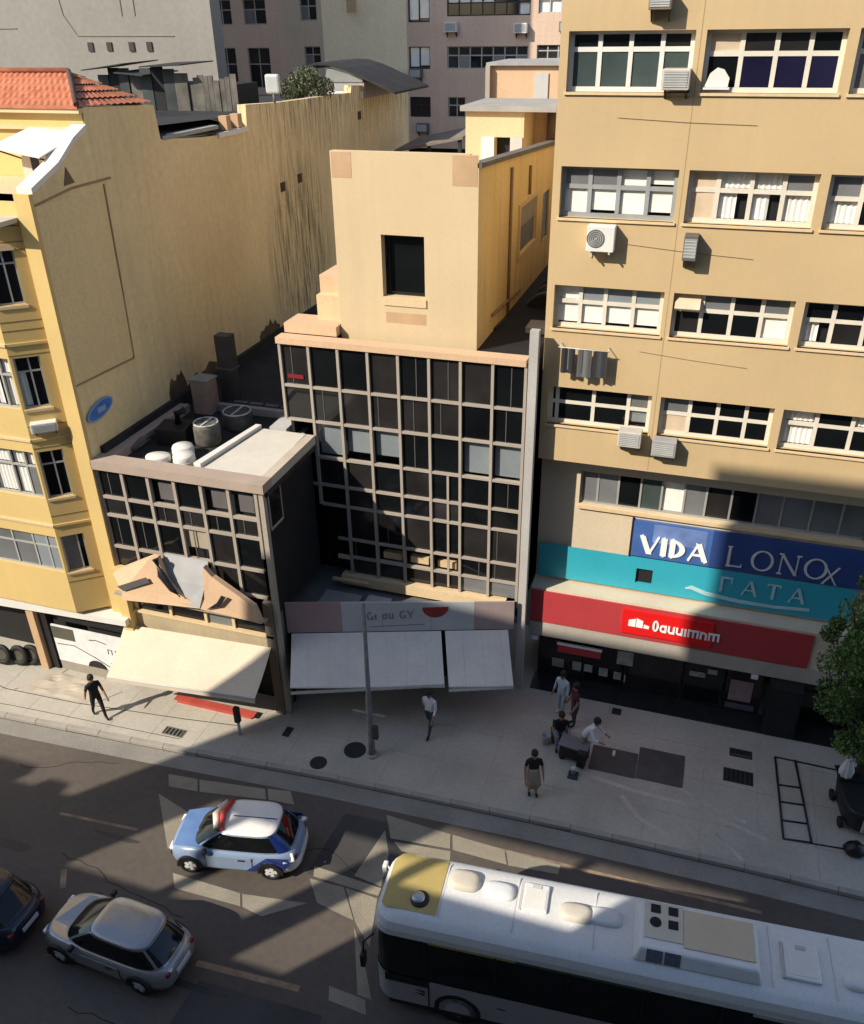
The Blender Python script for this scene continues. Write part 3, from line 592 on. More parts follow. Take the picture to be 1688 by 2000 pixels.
# tower
TX0, TX1, TY, TZ0, TZ1 = -10.42, -6.2, 23.2, 11.72, 17.0
PT = plane(0, TY); mb = MB(); facade(mb, PT, TX0, TX1, TZ0, TZ1, [(-9.02, -7.74, 13.10, 14.85)], .45)
PS = plane(TX1, 0, 0, 1)
mb.box(TX0, TX1-.26, TY+.001, TY+.25, 15.0, TZ1-.001); mb.poly([(TX0, TY+.25, TZ0), (TX0, TY+.25, 15.1), (TX0, 36, 15.1), (TX0, 36, TZ0)])
mb.poly([(TX0, TY+.25, 15.1), (TX1, TY+.25, 15.1), (TX1, 35, 15.1), (TX0, 35, 15.1)])
mb.build('tower_front', [mat('tower_cream', (.61, .475, .29), .85, .05, .4, .05, .28, (.45, .33, .21), fine=.02), DARK], gb)
# right flank of the tower with its windows
SW = mat('flank_ochre', (.76, .585, .29), .9, .08, .3, .1, .45, (.30, .21, .10))
hol = [(28.4, 30.9, 13.3, 14.75), (32.3, 33.4, 12.9, 14.6)]
mb = MB(); facade(mb, PS, TY, 35, 9.5, 16.0, hol, .12); mb.poly([(TX1, TY, 16.0), (TX1, 35, 16.0), (TX1, 35, 16.02), (TX1, TY, 16.72)])
mb.build('flank_wall', [SW, DARK], gb)
MB().hexa([(TX1-.25, TY, 16.68), (TX1+.08, TY, 16.68), (TX1+.08, 35, 15.98), (TX1-.25, 35, 15.98), (TX1-.25, TY, 16.80), (TX1+.08, TY, 16.80), (TX1+.08, 35, 16.12), (TX1-.25, 35, 16.12)]).build('coping', mat('dark_coping', (.13, .12, .11), .8, .2), gb)
f = MB(); f.boxp(PS, 28.2, 31.1, -.05, .02, 13.1, 13.28); f.boxp(PS, 28.2, 31.1, -.05, .02, 14.77, 14.9); f.boxp(PS, 28.2, 28.38, -.05, .02, 13.28, 14.77); f.boxp(PS, 30.92, 31.1, -.05, .02, 13.28, 14.77); f = f.build('window', CREAM, gb)
MB().boxp(PS, 28.4, 30.9, .05, .07, 13.3, 14.1).build('pane', GL5, f); MB().boxp(PS, 28.4, 30.9, .03, .05, 14.1, 14.75).build('shutter', CONC, f)
f = MB().boxp(PS, 32.2, 32.3, -.03, .02, 12.9, 14.6).build('window', TAUPE, gb); MB().boxp(PS, 32.3, 33.4, .05, .07, 12.9, 14.6).build('pane', GL2, f)
for y_, z0_, z1_ in ((26.9, 11, 16.2), (29.6, 15, 15.9)): MB().tube([(TX1+.05, y_, z0_), (TX1+.05, y_, z1_)], .045, 8).build('pipe', mat('brown_pipe', (.28, .19, .10), .7), gb)
MB().tube([(TX1+.05, 24.8, 12.3), (TX1+.05, 28.6, 12.1)], .045, 8).build('pipe', MATS['brown_pipe'], gb); MB().tube([(TX1+.05, 25.2, 11.75), (TX1+.05, 28.0, 11.6)], .06, 8).build('pipe', BLACK, gb)
fo = window(gb, PT, -9.02, -7.74, 13.10, 14.85, [0, .1, 1], None, {'*': GL1}, BLACK, d=.32, fw=.05)
MB().boxp(PT, -9.0, -7.7, -.035, 0, 12.86, 13.09).build('sill', CREAM, gb)
for (a, b, c, d) in ((TX0+.03, TX0+.62, 16.32, 16.98), (TX1-.72, TX1-.03, 16.22, 16.98), (-8.95, -7.72, 12.35, 12.66)):
    MB().boxp(PT, a, b, -.006, 0, c, d).build('paint_patch', TAN, gb)
# things on the roofs right of the tower
t = thing('rooftop_hut', 'cream rooftop hut with white door panels behind the cream tower', 'hut', (-8.2, 33, 15.4), absolute=True)
mb = MB(); facade(mb, plane(0, 33), -9.34, -7.17, 14.5, 17.2, [(-8.22, -7.66, 14.6, 16.35)], .3)
mb.poly([(-7.17, 33, 14.5), (-7.17, 36, 14.5), (-7.17, 36, 17.2), (-7.17, 33, 17.2)]); mb.poly([(-9.34, 33, 17.2), (-7.17, 33, 17.2), (-7.17, 36, 17.2), (-9.34, 36, 17.2)]); mb.poly([(-9.34, 33, 14.5), (-9.34, 33, 17.2), (-9.34, 36, 17.2), (-9.34, 36, 14.5)])
mb.build('wall', [CREAM, DARK], t); MB().box(-8.72, -8.24, 32.9, 32.98, 14.6, 16.36).build('door', WHITE, t); MB().box(-7.64, -7.2, 32.9, 32.98, 14.6, 16.36).build('door', LGREY, t)
MB().box(-9.5, -6.0, 32.8, 36.5, 17.21, 17.38).build('roof_slab', CONC, t)
MB().box(-7.16, -6.05, 34.8, 35.2, 14.5, 17.2).build('side_wall', mat('dusty_peach', (.50, .335, .22), .85, .1), t)
MB().tube([(-6.5, 34.7, 15.6), (-6.5, 34.7, 17.1)], .16, 10).build('flue', mat('rust_flue', (.16, .11, .08), .8), t)
t = thing('upper_roof_room', 'peach stair room with grey slab edge on the roof, in front of the far windows', 'roof room', (-9.3, 42, 16.5), absolute=True)
MB().box(-10.76, -6.5, 42, 46, 14, 18.3).build('wall', PEACH, t); MB().box(-10.9, -6.4, 41.8, 46.2, 18.301, 18.42).build('roof_slab', CONC, t)
MB().box(-10.9, -10.7, 41.7, 41.98, 14, 18.3).build('downpipe', TAUPE, t); MB().box(-8.7, -8.1, 41.93, 41.99, 16.6, 18.0).build('panel', LGREY, t)
t = thing('lean_to_shed', 'low dark open shed under a sloping roof behind the cream tower', 'shed', (-14, 45, 13), absolute=True)
MB().hexa([(-16.2, 44, 14.3), (-12.6, 44, 15.0), (-12.6, 48, 15.2), (-16.2, 48, 14.5), (-16.2, 44, 14.42), (-12.6, 44, 15.12), (-12.6, 48, 15.32), (-16.2, 48, 14.62)]).build('roof', mat('shed_roof', (.20, .17, .14), .8, .2), t)
MB().box(-16.1, -12.65, 46, 46.1, 10, 14.3).build('back_wall', DARK, t)
for x in (-16.0, -14.4, -12.8): MB().box(x-.08, x+.08, 44.1, 44.26, 10, 14.45+(x+16.2)*.19-.1).build('post', BITUM, t)
t = thing('light_well_block', 'low service block with a dark barrel roof in the gap beside the tower', 'annexe', (-5.3, 30, 8), absolute=True)
MB().box(-6.18, -4.3, 26, 34, 8, 11.2).build('wall', mat('stained_peach', (.40, .29, .18), .9, .2, .8, 0, .5), t)
mb = MB()
pr = [(-6.15+1.85*k/8, 11.2+.9*math.sin(math.pi*k/8)) for k in range(9)]
for k in range(8): mb.poly([(pr[k][0], 28.0, pr[k][1]), (pr[k+1][0], 28.0, pr[k+1][1]), (pr[k+1][0], 34, pr[k+1][1]), (pr[k][0], 34, pr[k][1])], 0, True)
mb.poly([(a, 28.0, b) for a, b in pr]); mb.build('barrel_roof', BITUM, t)
for k in range(5): MB().tube([(x, 28.3+k*1.1, z+.03) for x, z in pr], .05, 6).build('roof_rib', GALV, t)
MB().box(-5.2, -4.35, 25.2, 26, 8, 11.9).build('duct', CONC, t)

# ------------------------------------------------------------------ ground-floor podium with fascia and awnings
pod = thing('shop_podium', 'single storey shop front with pink and white fascia under the glass grid', 'shop', (-8, 21.5, 0), absolute=True)
A0, A1 = Vector((-11.38, 19.62, 0)), Vector((-4.58, 22.25, 0)); dv = (A1-A0).normalized(); LF = (A1-A0).length
PP = plane(A0.x, A0.y, dv.x, dv.y)
def zt(u): return 4.22-.36*u/LF
def zb(u): return 3.05-.26*u/LF
PK = mat('pink_fascia', (.40, .26, .26), .6, .06, 1); WF = mat('white_fascia', (.48, .49, .50), .5, .06, 1)
for a, b, m in ((0, 1.75, PK), (1.75, 3.05, WF), (3.05, 4.6, WF), (4.6, 6.0, WF), (6.0, LF, mat('dusty_pink_fascia', (.36, .28, .27), .6, .08, 1))):
    MB().hexa([PP(a+.004, -.06, zb(a)), PP(b-.004, -.06, zb(b)), PP(b-.004, 0, zb(b)), PP(a+.004, 0, zb(a)), PP(a+.004, -.06, zt(a)), PP(b-.004, -.06, zt(b)), PP(b-.004, 0, zt(b)), PP(a+.004, 0, zt(a))]).build('fascia_panel', m, pod)
mb = MB(); tp = [PP(0, .002, 3.2), PP(LF, .002, 3.1), (-4.58, 24, 3.1), (-12.4, 24, 3.2), (-12.4, 20.5, 3.2)]
mb.poly(tp); mb.build('roof', mat('podium_roof', (.13, .13, .13), .8, .25, .8, .1, 0), pod)
MB().box(-11.0, -9.7, 20.9, 21.9, 3.21, 3.27).build('roof_sheet', CONC, pod); MB().box(-9.5, -8.7, 21.2, 22.0, 3.2, 3.28).build('roof_sheet', LGREY, pod)
GT = mat('grey_print', (.22, .22, .23), .6)
glyphs('Gi au GY', PP, 2.55, 3.42, .30, GT, pod, .18, 0, .7, .14, d0=-.061, dep=.008)
mb = MB(); n = 12; mb.prism([PP(4.75+.42*math.cos(math.pi+math.pi*k/n), -.062, 3.80+.40*math.sin(math.pi+math.pi*k/n)) for k in range(n+1)], Vector(PP(0, -.01, 0))-Vector(PP(0, 0, 0))); mb.build('red_half_moon', mat('maroon', (.26, .03, .03), .5), pod)
MB().boxp(PP, 2.6, 4.4, -.075, -.062, 3.14, 3.16).build('print_line', GT, pod)
mb = MB(); mb.poly([PP(-.3, 2.2, .13), PP(LF, 1.6, .13), PP(LF, 1.6, 3.0), PP(-.3, 2.2, 3.1)]); mb.poly([PP(0, .0, 3.0), PP(LF, 0, 2.8), PP(LF, 1.6, 2.8), PP(-.3, 2.2, 3.0)]); mb.build('shop_interior', DARK, pod)
MB().boxp(PP, 2.6, 5.2, .9, 1.4, .134, .9).build('counter', mat('dark_counter', (.03, .03, .032), .6), pod)
MB().boxp(PP, 5.7, 6.2, .2, .5, .135, .95).build('cabinet', mat('grey_cabinet', (.16, .16, .17), .6), pod); MB().boxp(PP, 3.9, 4.5, .5, .85, .135, 1.1).build('freezer', mat('grey_freezer', (.3, .3, .3), .6), pod)
aw_l = ['left wide white awning behind the grey pole under the fascia', 'right narrow white awning next to the white pilaster']
for i, (a, b) in enumerate(((.12, 4.92), (5.05, 7.1))):
    t = thing('shop_awning', aw_l[i], 'awning', (0, 0, 0), 0, 'white awnings in the shade', True)
    def zq(u, k): return (zb(u)-.03)*(1-k)+(2.15-.42*u/LF)*k
    mb = MB(); n = 6
    for k in range(n):
        k0, k1 = k/n, (k+1)/n; sg = lambda q: -.05*math.sin(math.pi*q)
        mb.hexa([PP(a, -.08-1.55*k1, zq(a, k1)+sg(k1)), PP(b, -.08-1.55*k1, zq(b, k1)+sg(k1)), PP(b, -.08-1.55*k0, zq(b, k0)+sg(k0)), PP(a, -.08-1.55*k0, zq(a, k0)+sg(k0))] +
                [PP(a, -.08-1.55*k1, zq(a, k1)+sg(k1)+.015), PP(b, -.08-1.55*k1, zq(b, k1)+sg(k1)+.015), PP(b, -.08-1.55*k0, zq(b, k0)+sg(k0)+.015), PP(a, -.08-1.55*k0, zq(a, k0)+sg(k0)+.015)])
    mb.build('canvas', AWN, t)
    u_ = a+.55
    while u_ < b-.2: MB().tube([PP(u_, -.08-1.55*k/6, zq(u_, k/6)-.05*math.sin(math.pi*k/6)+.018) for k in range(7)], .006, 4).build('seam', LGREY, t); u_ += .62
    MB().tube([PP(a, -1.65, zq(a, 1)), PP(b, -1.65, zq(b, 1))], .03, 8).build('front_bar', LGREY, t)
    wavy(lambda u, d, z: PP(u, d, z), a, b, -1.66, zq((a+b)/2, 1)-.14, zq((a+b)/2, 1)-.01, .008, .3).build('valance', AWN, t)
    for u in (a+.15, b-.15): MB().tube([PP(u, -.1, zq(u, 0)-.5), PP(u, -1.6, zq(u, 1)-.03)], .018, 6).build('arm', LGREY, t)
MB().boxp(PP, -.42, -.06, -.05, .4, .135, 4.5).build('corner_pier', mat('dark_pier', (.10, .095, .085), .8, .2), pod); MB().boxp(PP, -.06, .0, -.03, .3, .135, 3.9).build('gate_edge', BLACK, pod)

# ------------------------------------------------------------------ LEFT GLASS BLOCK (low, with a flat roof full of gear)
lb = thing('low_glass_block', 'low block with taupe window grid and cluttered flat roof beside the yellow wall', 'building', (-14, 21, 0), absolute=True)
PB = plane(0, 19.0); BX = [-16.9+.895*i for i in range(7)]
BZ = [8.47, 7.5, 6.86, 5.72, 4.75]
for i, x in enumerate(BX): MB().boxp(PB, x-.05, x+.05, -.05, .10, 4.5 if i < 6 else 6.2, 8.47).build('mullion', TAUPE, lb)
for z in BZ[1:]:
    for i in range(6): MB().boxp(PB, BX[i]+.05, BX[i+1]-.05, -.036, .09, z-.05, z+.05).build('transom', TAUPE, lb)
for i in range(6):
    for z1, z0 in zip(BZ, BZ[1:]):
        a, b, c, d = BX[i]+.05, BX[i+1]-.05, z0+.05, z1-.05; tt = random.uniform(-.006, .006); k = random.choice((GL1, GL1, GL2))
        row = BZ.index(z1)
        if row == 0 and i in (2, 4, 5): k = 'bl'
        if row == 2 and i == 3: k = 'paper'
        p = MB().hexa([PB(a, .03+tt, c), PB(b, .03-tt, c), PB(b, .045-tt, c), PB(a, .045+tt, c), PB(a, .03+tt, d), PB(b, .03-tt, d), PB(b, .045-tt, d), PB(a, .045+tt, d)]).build('pane', CLR if isinstance(k, str) else k, lb)
        if k == 'bl': MB().boxp(PB, a+.18, b-.14, .14, .15, c+.08, d-.05).build('blind', mat('dim_blind', (.14, .13, .13), .7), p)
        if k == 'paper': MB().boxp(PB, a+.02, b-.05, .08, .09, c+.35, d-.06).build('paper', mat('paper_tan', (.45, .38, .29), .8), p)
        if k != 'bl' and random.random() < .3: MB().boxp(PB, a+.3, a+.33, .012, .029, c, d).build('glazing_bar', MATS['dim_bar'], p)
mb = MB().box(-16.9, -11.46, 19.2, 19.3, 4.2, 8.47).box(-11.47, -11.40, 19.12, 22.4, 4.0, 8.5).box(-16.9, -11.47, 19.3, 22.4, 4.2, 4.3)
mb.build('dark_core', DARK, lb)
MB().box(-11.43, -11.28, 18.95, 19.13, .135, 8.47).build('corner_post', TAUPE, lb)
f = MB().box(-11.40, -11.33, 19.3, 20.1, 7.0, 8.3).build('side_window', TAUPE, lb); MB().box(-11.33, -11.325, 19.36, 20.04, 7.1, 8.2).build('pane', GL2, f)
# roof slab, parapets
MB().box(-16.95, -12.25, 19.05, 42, 8.28, 8.47).build('flat_roof', BITUM, lb); MB().box(-12.25, -11.2, 19.05, 22.38, 8.28, 8.47).build('flat_roof', BITUM, lb)
MB().hexa([(-16.95, 18.86, 8.47), (-11.2, 18.86, 8.47), (-11.2, 19.4, 8.47), (-16.95, 19.4, 8.47), (-16.95, 18.86, 8.76), (-11.2, 18.86, 8.76), (-11.2, 19.4, 8.76), (-16.95, 19.4, 8.76)]).build('front_parapet', mat('dusty_taupe', (.40, .315, .255), .8, .08, 1, 0, .2), lb)
MB().box(-11.5, -11.2, 19.401, 22.4, 8.47, 8.76).build('side_parapet', mat('warm_coping', (.50, .43, .34), .8, .08), lb)
MB().hexa([(-13.45, 19.4, 8.48), (-11.5, 19.4, 8.48), (-11.5, 22.38, 8.48), (-13.0, 22.38, 8.48), (-13.45, 19.4, 8.72), (-11.5, 19.4, 8.72), (-11.5, 22.38, 8.78), (-13.0, 22.38, 8.78)]).build('roof_panel', mat('pale_roof_panel', (.62, .58, .50), .7, .06, 1, 0, .15), lb)
MB().hexa([(-13.75, 19.45, 8.48), (-13.52, 19.45, 8.48), (-13.06, 22.4, 8.48), (-13.25, 22.4, 8.48), (-13.75, 19.45, 8.85), (-13.52, 19.45, 8.85), (-13.06, 22.4, 8.9), (-13.25, 22.4, 8.9)]).build('gutter_rail', WHITE, lb)
MB().box(-16.93, -16.45, 19.401, 23.6, 8.47, 8.74).build('wall_kerb', mat('pink_kerb', (.44, .33, .27), .85, .1), lb)
MB().box(-15.6, -12.2, 23.9, 24.1, 8.47, 8.72).build('roof_curb', CONC, lb); MB().box(-12.9, -12.3, 22.6, 23.6, 8.47, 8.75).build('roof_hatch', LGREY, lb)
MB().box(-12.9, -11.9, 22.45, 23.9, 8.471, 8.5).build('roof_sheet', LGREY, lb)
roof_lab = 'clutter on the low flat roof'
t = thing('roof_barrel', 'white drum lying nearest the parapet on the low flat roof', 'drum', (-14.4, 19.95, 8.47), .3, roof_lab)
MB().lathe([(.0, 0), (.30, .0), (.33, .06), (.33, .30), (.30, .36), (.0, .38)], n=20).build('drum', WHITE, t); MB().lathe([(.34, .12), (.345, .14), (.34, .16)], n=20).build('hoop', LGREY, t)
c = copy_tree(t); c.location = (-14.75, 20.45, 8.47); c['label'] = 'white drum behind the other drums, by the dark tanks'
c = copy_tree(t); c.location = (-15.25, 19.85, 8.47); c.scale = (1.15, .8, .7); c['label'] = 'dull white flattened drum, leftmost on the low flat roof'
def rtank(x, y, r, h, label, m, lid=True):
    t = thing('roof_tank', label, 'water tank', (x, y, 8.47), 0, roof_lab)
    MB().lathe([(r*.9, 0), (r, .08), (r, h*.85), (r*.93, h)], n=20).build('tank', m, t)
    if lid: MB().tube([(r*.9*math.cos(2*math.pi*k/20), r*.9*math.sin(2*math.pi*k/20), h+.02) for k in range(21)], .03, 6).build('rim', LGREY, t); MB().box(-.03, .03, -r*.85, r*.85, h, h+.03).build('strap', LGREY, t)
rtank(-14.5, 21.5, .42, .7, 'dark round tank with netting over its lid on the low roof', mat('net_tank', (.10, .095, .08), .8, .4, 6))
rtank(-14.2, 22.9, .50, .55, 'wide grey ringed tank at the back of the low roof', mat('dark_tank', (.06, .06, .06), .7, .3, 5))
t = thing('roof_machine', 'black boxy ventilation machine with a bent duct on the low flat roof', 'machine', (-15.6, 21.4, 8.47), .2, roof_lab)
MB().box(-.5, .5, -.45, .45, 0, .55).build('case', BLACK, t, bevel=.03); MB().tube([(-.6, -.3, .3), (-.9, -.5, .25), (-1.1, -1.0, .08)], .09, 8).build('duct', GALV, t); MB().tube([(.1, .1, .55), (.1, .1, .9), (.35, .1, 1.0)], .12, 10).build('stack', BLACK, t)
t = thing('brick_chimney', 'short pinkish chimney block against the stained party wall', 'chimney', (-15.9, 23.8, 8.47), 0)
MB().box(-.32, .32, -.3, .3, 0, 1.15).build('stack', mat('pink_render', (.42, .30, .24), .9, .15), t); MB().box(-.36, .36, -.34, .34, 1.151, 1.22).build('cap', CONC, t)
t = thing('flue_duct', 'tall grey metal duct rising from the low roof against the party wall', 'duct', (-15.55, 24.9, 8.47), 0)
MB().box(-.28, .28, -.2, .2, 0, 2.4).build('duct', mat('grey_duct', (.085, .08, .075), .7, .25, 2), t); MB().box(-.32, .32, -.24, .24, 1.2, 1.26).build('flange', GALV, t)
t = thing('roof_pipe', 'long grey cable tray lying across the back of the low roof', 'cable tray', (-13.9, 24.6, 8.5), 0)
MB().box(-1.5, 1.6, -.08, .08, 0, .1).build('tray', GALV, t)
for k in range(6): MB().box(-1.45+k*.6, -1.4+k*.6, -.1, .1, .1, .13).build('clip', BLACK, t)
# lower band of the left block: peach gabled canopy, first floor strip window
MB().boxp(PB, -16.6, -11.5, -.02, .2, 2.6, 3.25).build('spandrel', mat('olive_tan', (.42, .34, .22), .85, .1, 1, 0, .3), lb)
MB().boxp(PB, -16.6, -11.5, -.10, .1, 3.251, 3.34).build('sill', CREAM, lb)
XS = [-16.5, -15.2, -13.9, -12.9, -11.7]
for i in range(5): MB().boxp(PB, XS[i]-.05, XS[i]+.05, -.05, .08, 3.34, 4.25).build('mullion', CREAM, lb)
for i in range(4): MB().boxp(PB, XS[i]+.05, XS[i+1]-.05, .02, .04, 3.34, 4.25).build('pane', (GL1, GL1, GL5, GL1)[i], lb)
MB().boxp(PB, -16.6, -11.6, .3, .32, 2.6, 4.6).build('dark_back', DARK, lb)
cn = thing('gabled_canopy', 'peach canopy of two winged gables with a grey valley over the strip window', 'canopy', (-14.5, 18.4, 4.3), absolute=True)
mb = MB(); mb.prism([(-16.95, 18.72, 4.85), (-15.2, 18.55, 5.85), (-14.95, 18.5, 5.9), (-14.75, 18.45, 5.2), (-14.2, 18.4, 4.72), (-13.6, 18.35, 4.38), (-16.5, 18.35, 4.12), (-16.45, 18.4, 4.4)], (0, .18, 0)); mb.build('gable', PEACH, cn)
mb = MB(); mb.prism([(-13.35, 18.5, 5.85), (-13.1, 18.5, 5.55), (-11.75, 18.45, 4.75), (-11.55, 18.4, 4.2), (-13.6, 18.35, 4.36), (-13.45, 18.42, 4.7)], (0, .18, 0)); mb.build('gable', PEACH, cn)
MB().hexa([(-14.9, 18.58, 5.0), (-13.4, 18.58, 5.0), (-13.4, 18.9, 5.8), (-14.9, 18.9, 5.8), (-14.9, 18.54, 5.03), (-13.4, 18.54, 5.03), (-13.4, 18.86, 5.84), (-14.9, 18.86, 5.84)]).build('valley_sheet', mat('grey_sheet', (.36, .36, .36), .5, .1), cn)
MB().hexa([(-14.25, 18.4, 4.40), (-13.6, 18.37, 4.40), (-13.45, 18.6, 5.1), (-14.85, 18.6, 5.1), (-14.25, 18.36, 4.42), (-13.6, 18.33, 4.42), (-13.45, 18.56, 5.12), (-14.85, 18.56, 5.12)]).build('valley_sheet', MATS['grey_sheet'], cn)
mb = MB(); mb.prism([(-16.55, 18.37, 4.62), (-15.4, 18.37, 5.18), (-15.28, 18.37, 5.02), (-16.35, 18.37, 4.48)], (0, -.02, 0)); mb.build('vent_slot', mat('slot_grey', (.10, .095, .09), .7), cn)
mb = MB(); mb.prism([(-13.35, 18.33, 4.42), (-12.85, 18.33, 4.65), (-12.6, 18.33, 5.02), (-12.75, 18.33, 5.06), (-12.95, 18.33, 4.75)], (0, -.02, 0)); mb.build('vent_slot', BLACK, cn)
mb = MB().tube([(-14.95, 18.42, 5.9), (-14.8, 18.36, 5.4), (-14.45, 18.3, 4.95), (-14.2, 18.28, 4.75)], [.10, .12, .09, .03], 8); mb.build('scupper', BLACK, cn)
MB().box(-16.9, -11.5, 18.54, 18.72, 4.12, 4.2).build('soffit_bar', TAUPE, cn)
MB().box(-11.75, -11.44, 18.9, 19.6, .135, 4.6).build('end_pier', mat('olive_pier', (.16, .135, .10), .8, .2, 1, 0, .3), lb); MB().box(-16.9, -11.8, 19.6, 19.7, .135, 2.6).build('shop_back', DARK, lb)
# sunlit awning and shop things beneath
t = thing('sunlit_awning', 'big sunlit cream awning with its right corner in shade above a red counter', 'awning', (0, 0, 0), absolute=True)
AT, AB_ = [(-17.05, 18.85, 2.66), (-11.62, 18.88, 2.90)], [(-16.85, 17.3, 1.72), (-11.45, 17.3, 2.18)]
mb = MB(); n = 6
def aq(s_, k): 
    a = Vector(AT[0]).lerp(Vector(AT[1]), s_); b = Vector(AB_[0]).lerp(Vector(AB_[1]), s_); p = a.lerp(b, k); p.z -= .06*math.sin(math.pi*k); return p
for i in range(4):
    for k in range(n):
        q = [aq(i/4, (k+1)/n), aq((i+1)/4, (k+1)/n), aq((i+1)/4, k/n), aq(i/4, k/n)]; mb.hexa(q+[p+Vector((0, 0, .015)) for p in q])
mb.build('canvas', mat('cream_canvas', (.60, .52, .40), .85, .06, .8, 0, .15, (.45, .38, .28)), t)
MB().tube([AB_[0], AB_[1]], .03, 8).build('front_bar', LGREY, t)
mb = MB(); q = [aq(0, 1), aq(1, 1)]; mb.hexa([q[0]+Vector((0, -.02, -.16)), q[1]+Vector((0, -.02, -.16)), q[1]+Vector((0, -.005, -.16)), q[0]+Vector((0, -.005, -.16)), q[0]+Vector((0, -.02, 0)), q[1]+Vector((0, -.02, 0)), q[1]+Vector((0, -.005, 0)), q[0]+Vector((0, -.005, 0))]); mb.build('valance', MATS['cream_canvas'], t)
for s_ in (.06, .94): MB().tube([aq(s_, 0)+Vector((0, 0, -.6)), aq(s_, 1)+Vector((0, 0, -.03))], .018, 6).build('arm', LGREY, t)
t = thing('red_counter', 'low red counter running along under the sunlit awning', 'counter', (-13.5, 17.5, .13), absolute=True)
RC = mat('counter_red', (.42, .07, .05), .6, .15); MB().box(-15.3, -12.3, 18.36, 18.62, .24, .28).build('top', RC, t); MB().box(-15.2, -12.4, 18.38, 18.58, .131, .24).build('front', RC, t)
t = thing('parking_post', 'short dark parking post with a pale foot at the end of the red counter', 'post', (-12.42, 17.65, .13), 0)
MB().tube([(0, 0, .0), (0, 0, .55)], .05, 10).build('foot', LGREY, t); MB().box(-.09, .09, -.08, .08, .55, 1.15).build('head', BLACK, t, bevel=.02)

# ------------------------------------------------------------------ LEFT YELLOW BUILDING
yb = thing('yellow_apartment_house', 'yellow apartment house with stacked bay windows and a long bare stained side wall', 'building', (-20, 22, 0), absolute=True)
X0 = -16.97
# party wall profile in (y,z), with a broken notch
prof = [(19.0, .13), (19.0, 16.28), (20.2, 16.75), (21.0, 17.28), (21.6, 17.55), (21.7, 18.12), (25.0, 17.92), (25.1, 16.95), (27.5, 16.75), (30.6, 16.6), (30.7, 17.5), (33.3, 17.38), (40.6, 17.25), (40.7, 17.55), (48.4, 17.05), (48.4, .13)]
mb = MB(); mb.prism([(X0, a, b) for a, b in prof], (-.35, 0, 0)); mb.build('party_wall', PARTY, yb)
# raised plaster panel
RL = mat('relief_edge', (.34, .24, .12), .9)
for pts in ([(19.05, 16.0), (20.6, 16.2), (22.3, 16.22)], [(21.95, 16.1), (21.9, 13.5), (21.82, 10.95)], [(21.82, 10.95), (20.4, 11.0), (19.06, 11.05)]):
    mb = MB()
    for (a, b), (c, d) in zip(pts, pts[1:]):
        e = Vector((0, c-a, d-b)).normalized(); nn = Vector((0, -e.z, e.y))*.035; p, q = Vector((X0+.001, a, b)), Vector((X0+.001, c, d))
        mb.hexa([p-nn, q-nn, q+nn, p+nn, p-nn*.6+Vector((.03, 0, 0)), q-nn*.6+Vector((.03, 0, 0)), q+nn*.6+Vector((.03, 0, 0)), p+nn*.6+Vector((.03, 0, 0))])
    mb.build('plaster_ridge', RL, yb)
MB().boxp(plane(X0, 0, 0, 1), 19.03, 21.85, -.012, -.001, 11.05, 15.98).build('plaster_panel', mat('panel_paint', (.76, .60, .32), .9, .05, .4, .06, .15, (.4, .3, .16)), yb)
mb = MB(); mb.prism([(X0+.004, 20.3, 16.3), (X0+.004, 20.75, 16.32), (X0+.004, 20.5, 16.75)], (.012, 0, 0)); mb.build('vent', mat('vent_brown', (.17, .12, .07), .9), yb)
MB().box(X0+.001, X0+.16, 19.45, 42, 8.472, 8.95).build('flashing', BITUM, yb)
rd_ = random.Random(12); DMP = mat('damp_stain', (.13, .095, .055), .95, .4, 1.5)
for a, b, h in ((23.3, 24.4, .95), (29.8, 31.6, .6), (24.4, 27.2, .45)):
    tops = [(a+(b-a)*k/9, 8.95+h*math.sin(math.pi*(k+.4)/9.8)**.6*rd_.uniform(.55, 1.1)) for k in range(10)]
    MB().prism([(X0+.003, a, 8.95)]+[(X0+.003, y_, z_) for y_, z_ in tops]+[(X0+.003, b, 8.95)], (.004, 0, 0)).build('damp_patch', DMP, yb)
for y_, z_ in ((33.0, 14.4), (34.6, 14.5), (41.5, 16.3)): MB().box(X0, X0+.02, y_-.2, y_+.2, z_-.25, z_+.1).build('chipped_hole', mat('chip', (.08, .05, .03), .95), yb)
# notch fill: black roofing inside the broken part
MB().hexa([(-20, 25.05, 16.9), (X0-.02, 25.05, 16.98), (X0-.02, 30.65, 16.62), (-20, 30.65, 17.0), (-20, 25.05, 17.3), (X0-.02, 25.05, 17.05), (X0-.02, 30.65, 16.68), (-20, 30.65, 17.3)]).build('patched_roof', BITUM, yb)
MB().box(-17.35, -16.9, 28.5, 30.6, 16.62, 16.78).build('white_pipe', WHITE, yb); MB().box(-17.3, -16.95, 25.2, 28.6, 16.9, 17.02).build('broken_slab', CONC, yb); [MB().box(X0-.3, X0+.01, q_, q_+.3, 16.8, 17.25).build('stub', TAN, yb) for q_ in (29.2, 30.0)]
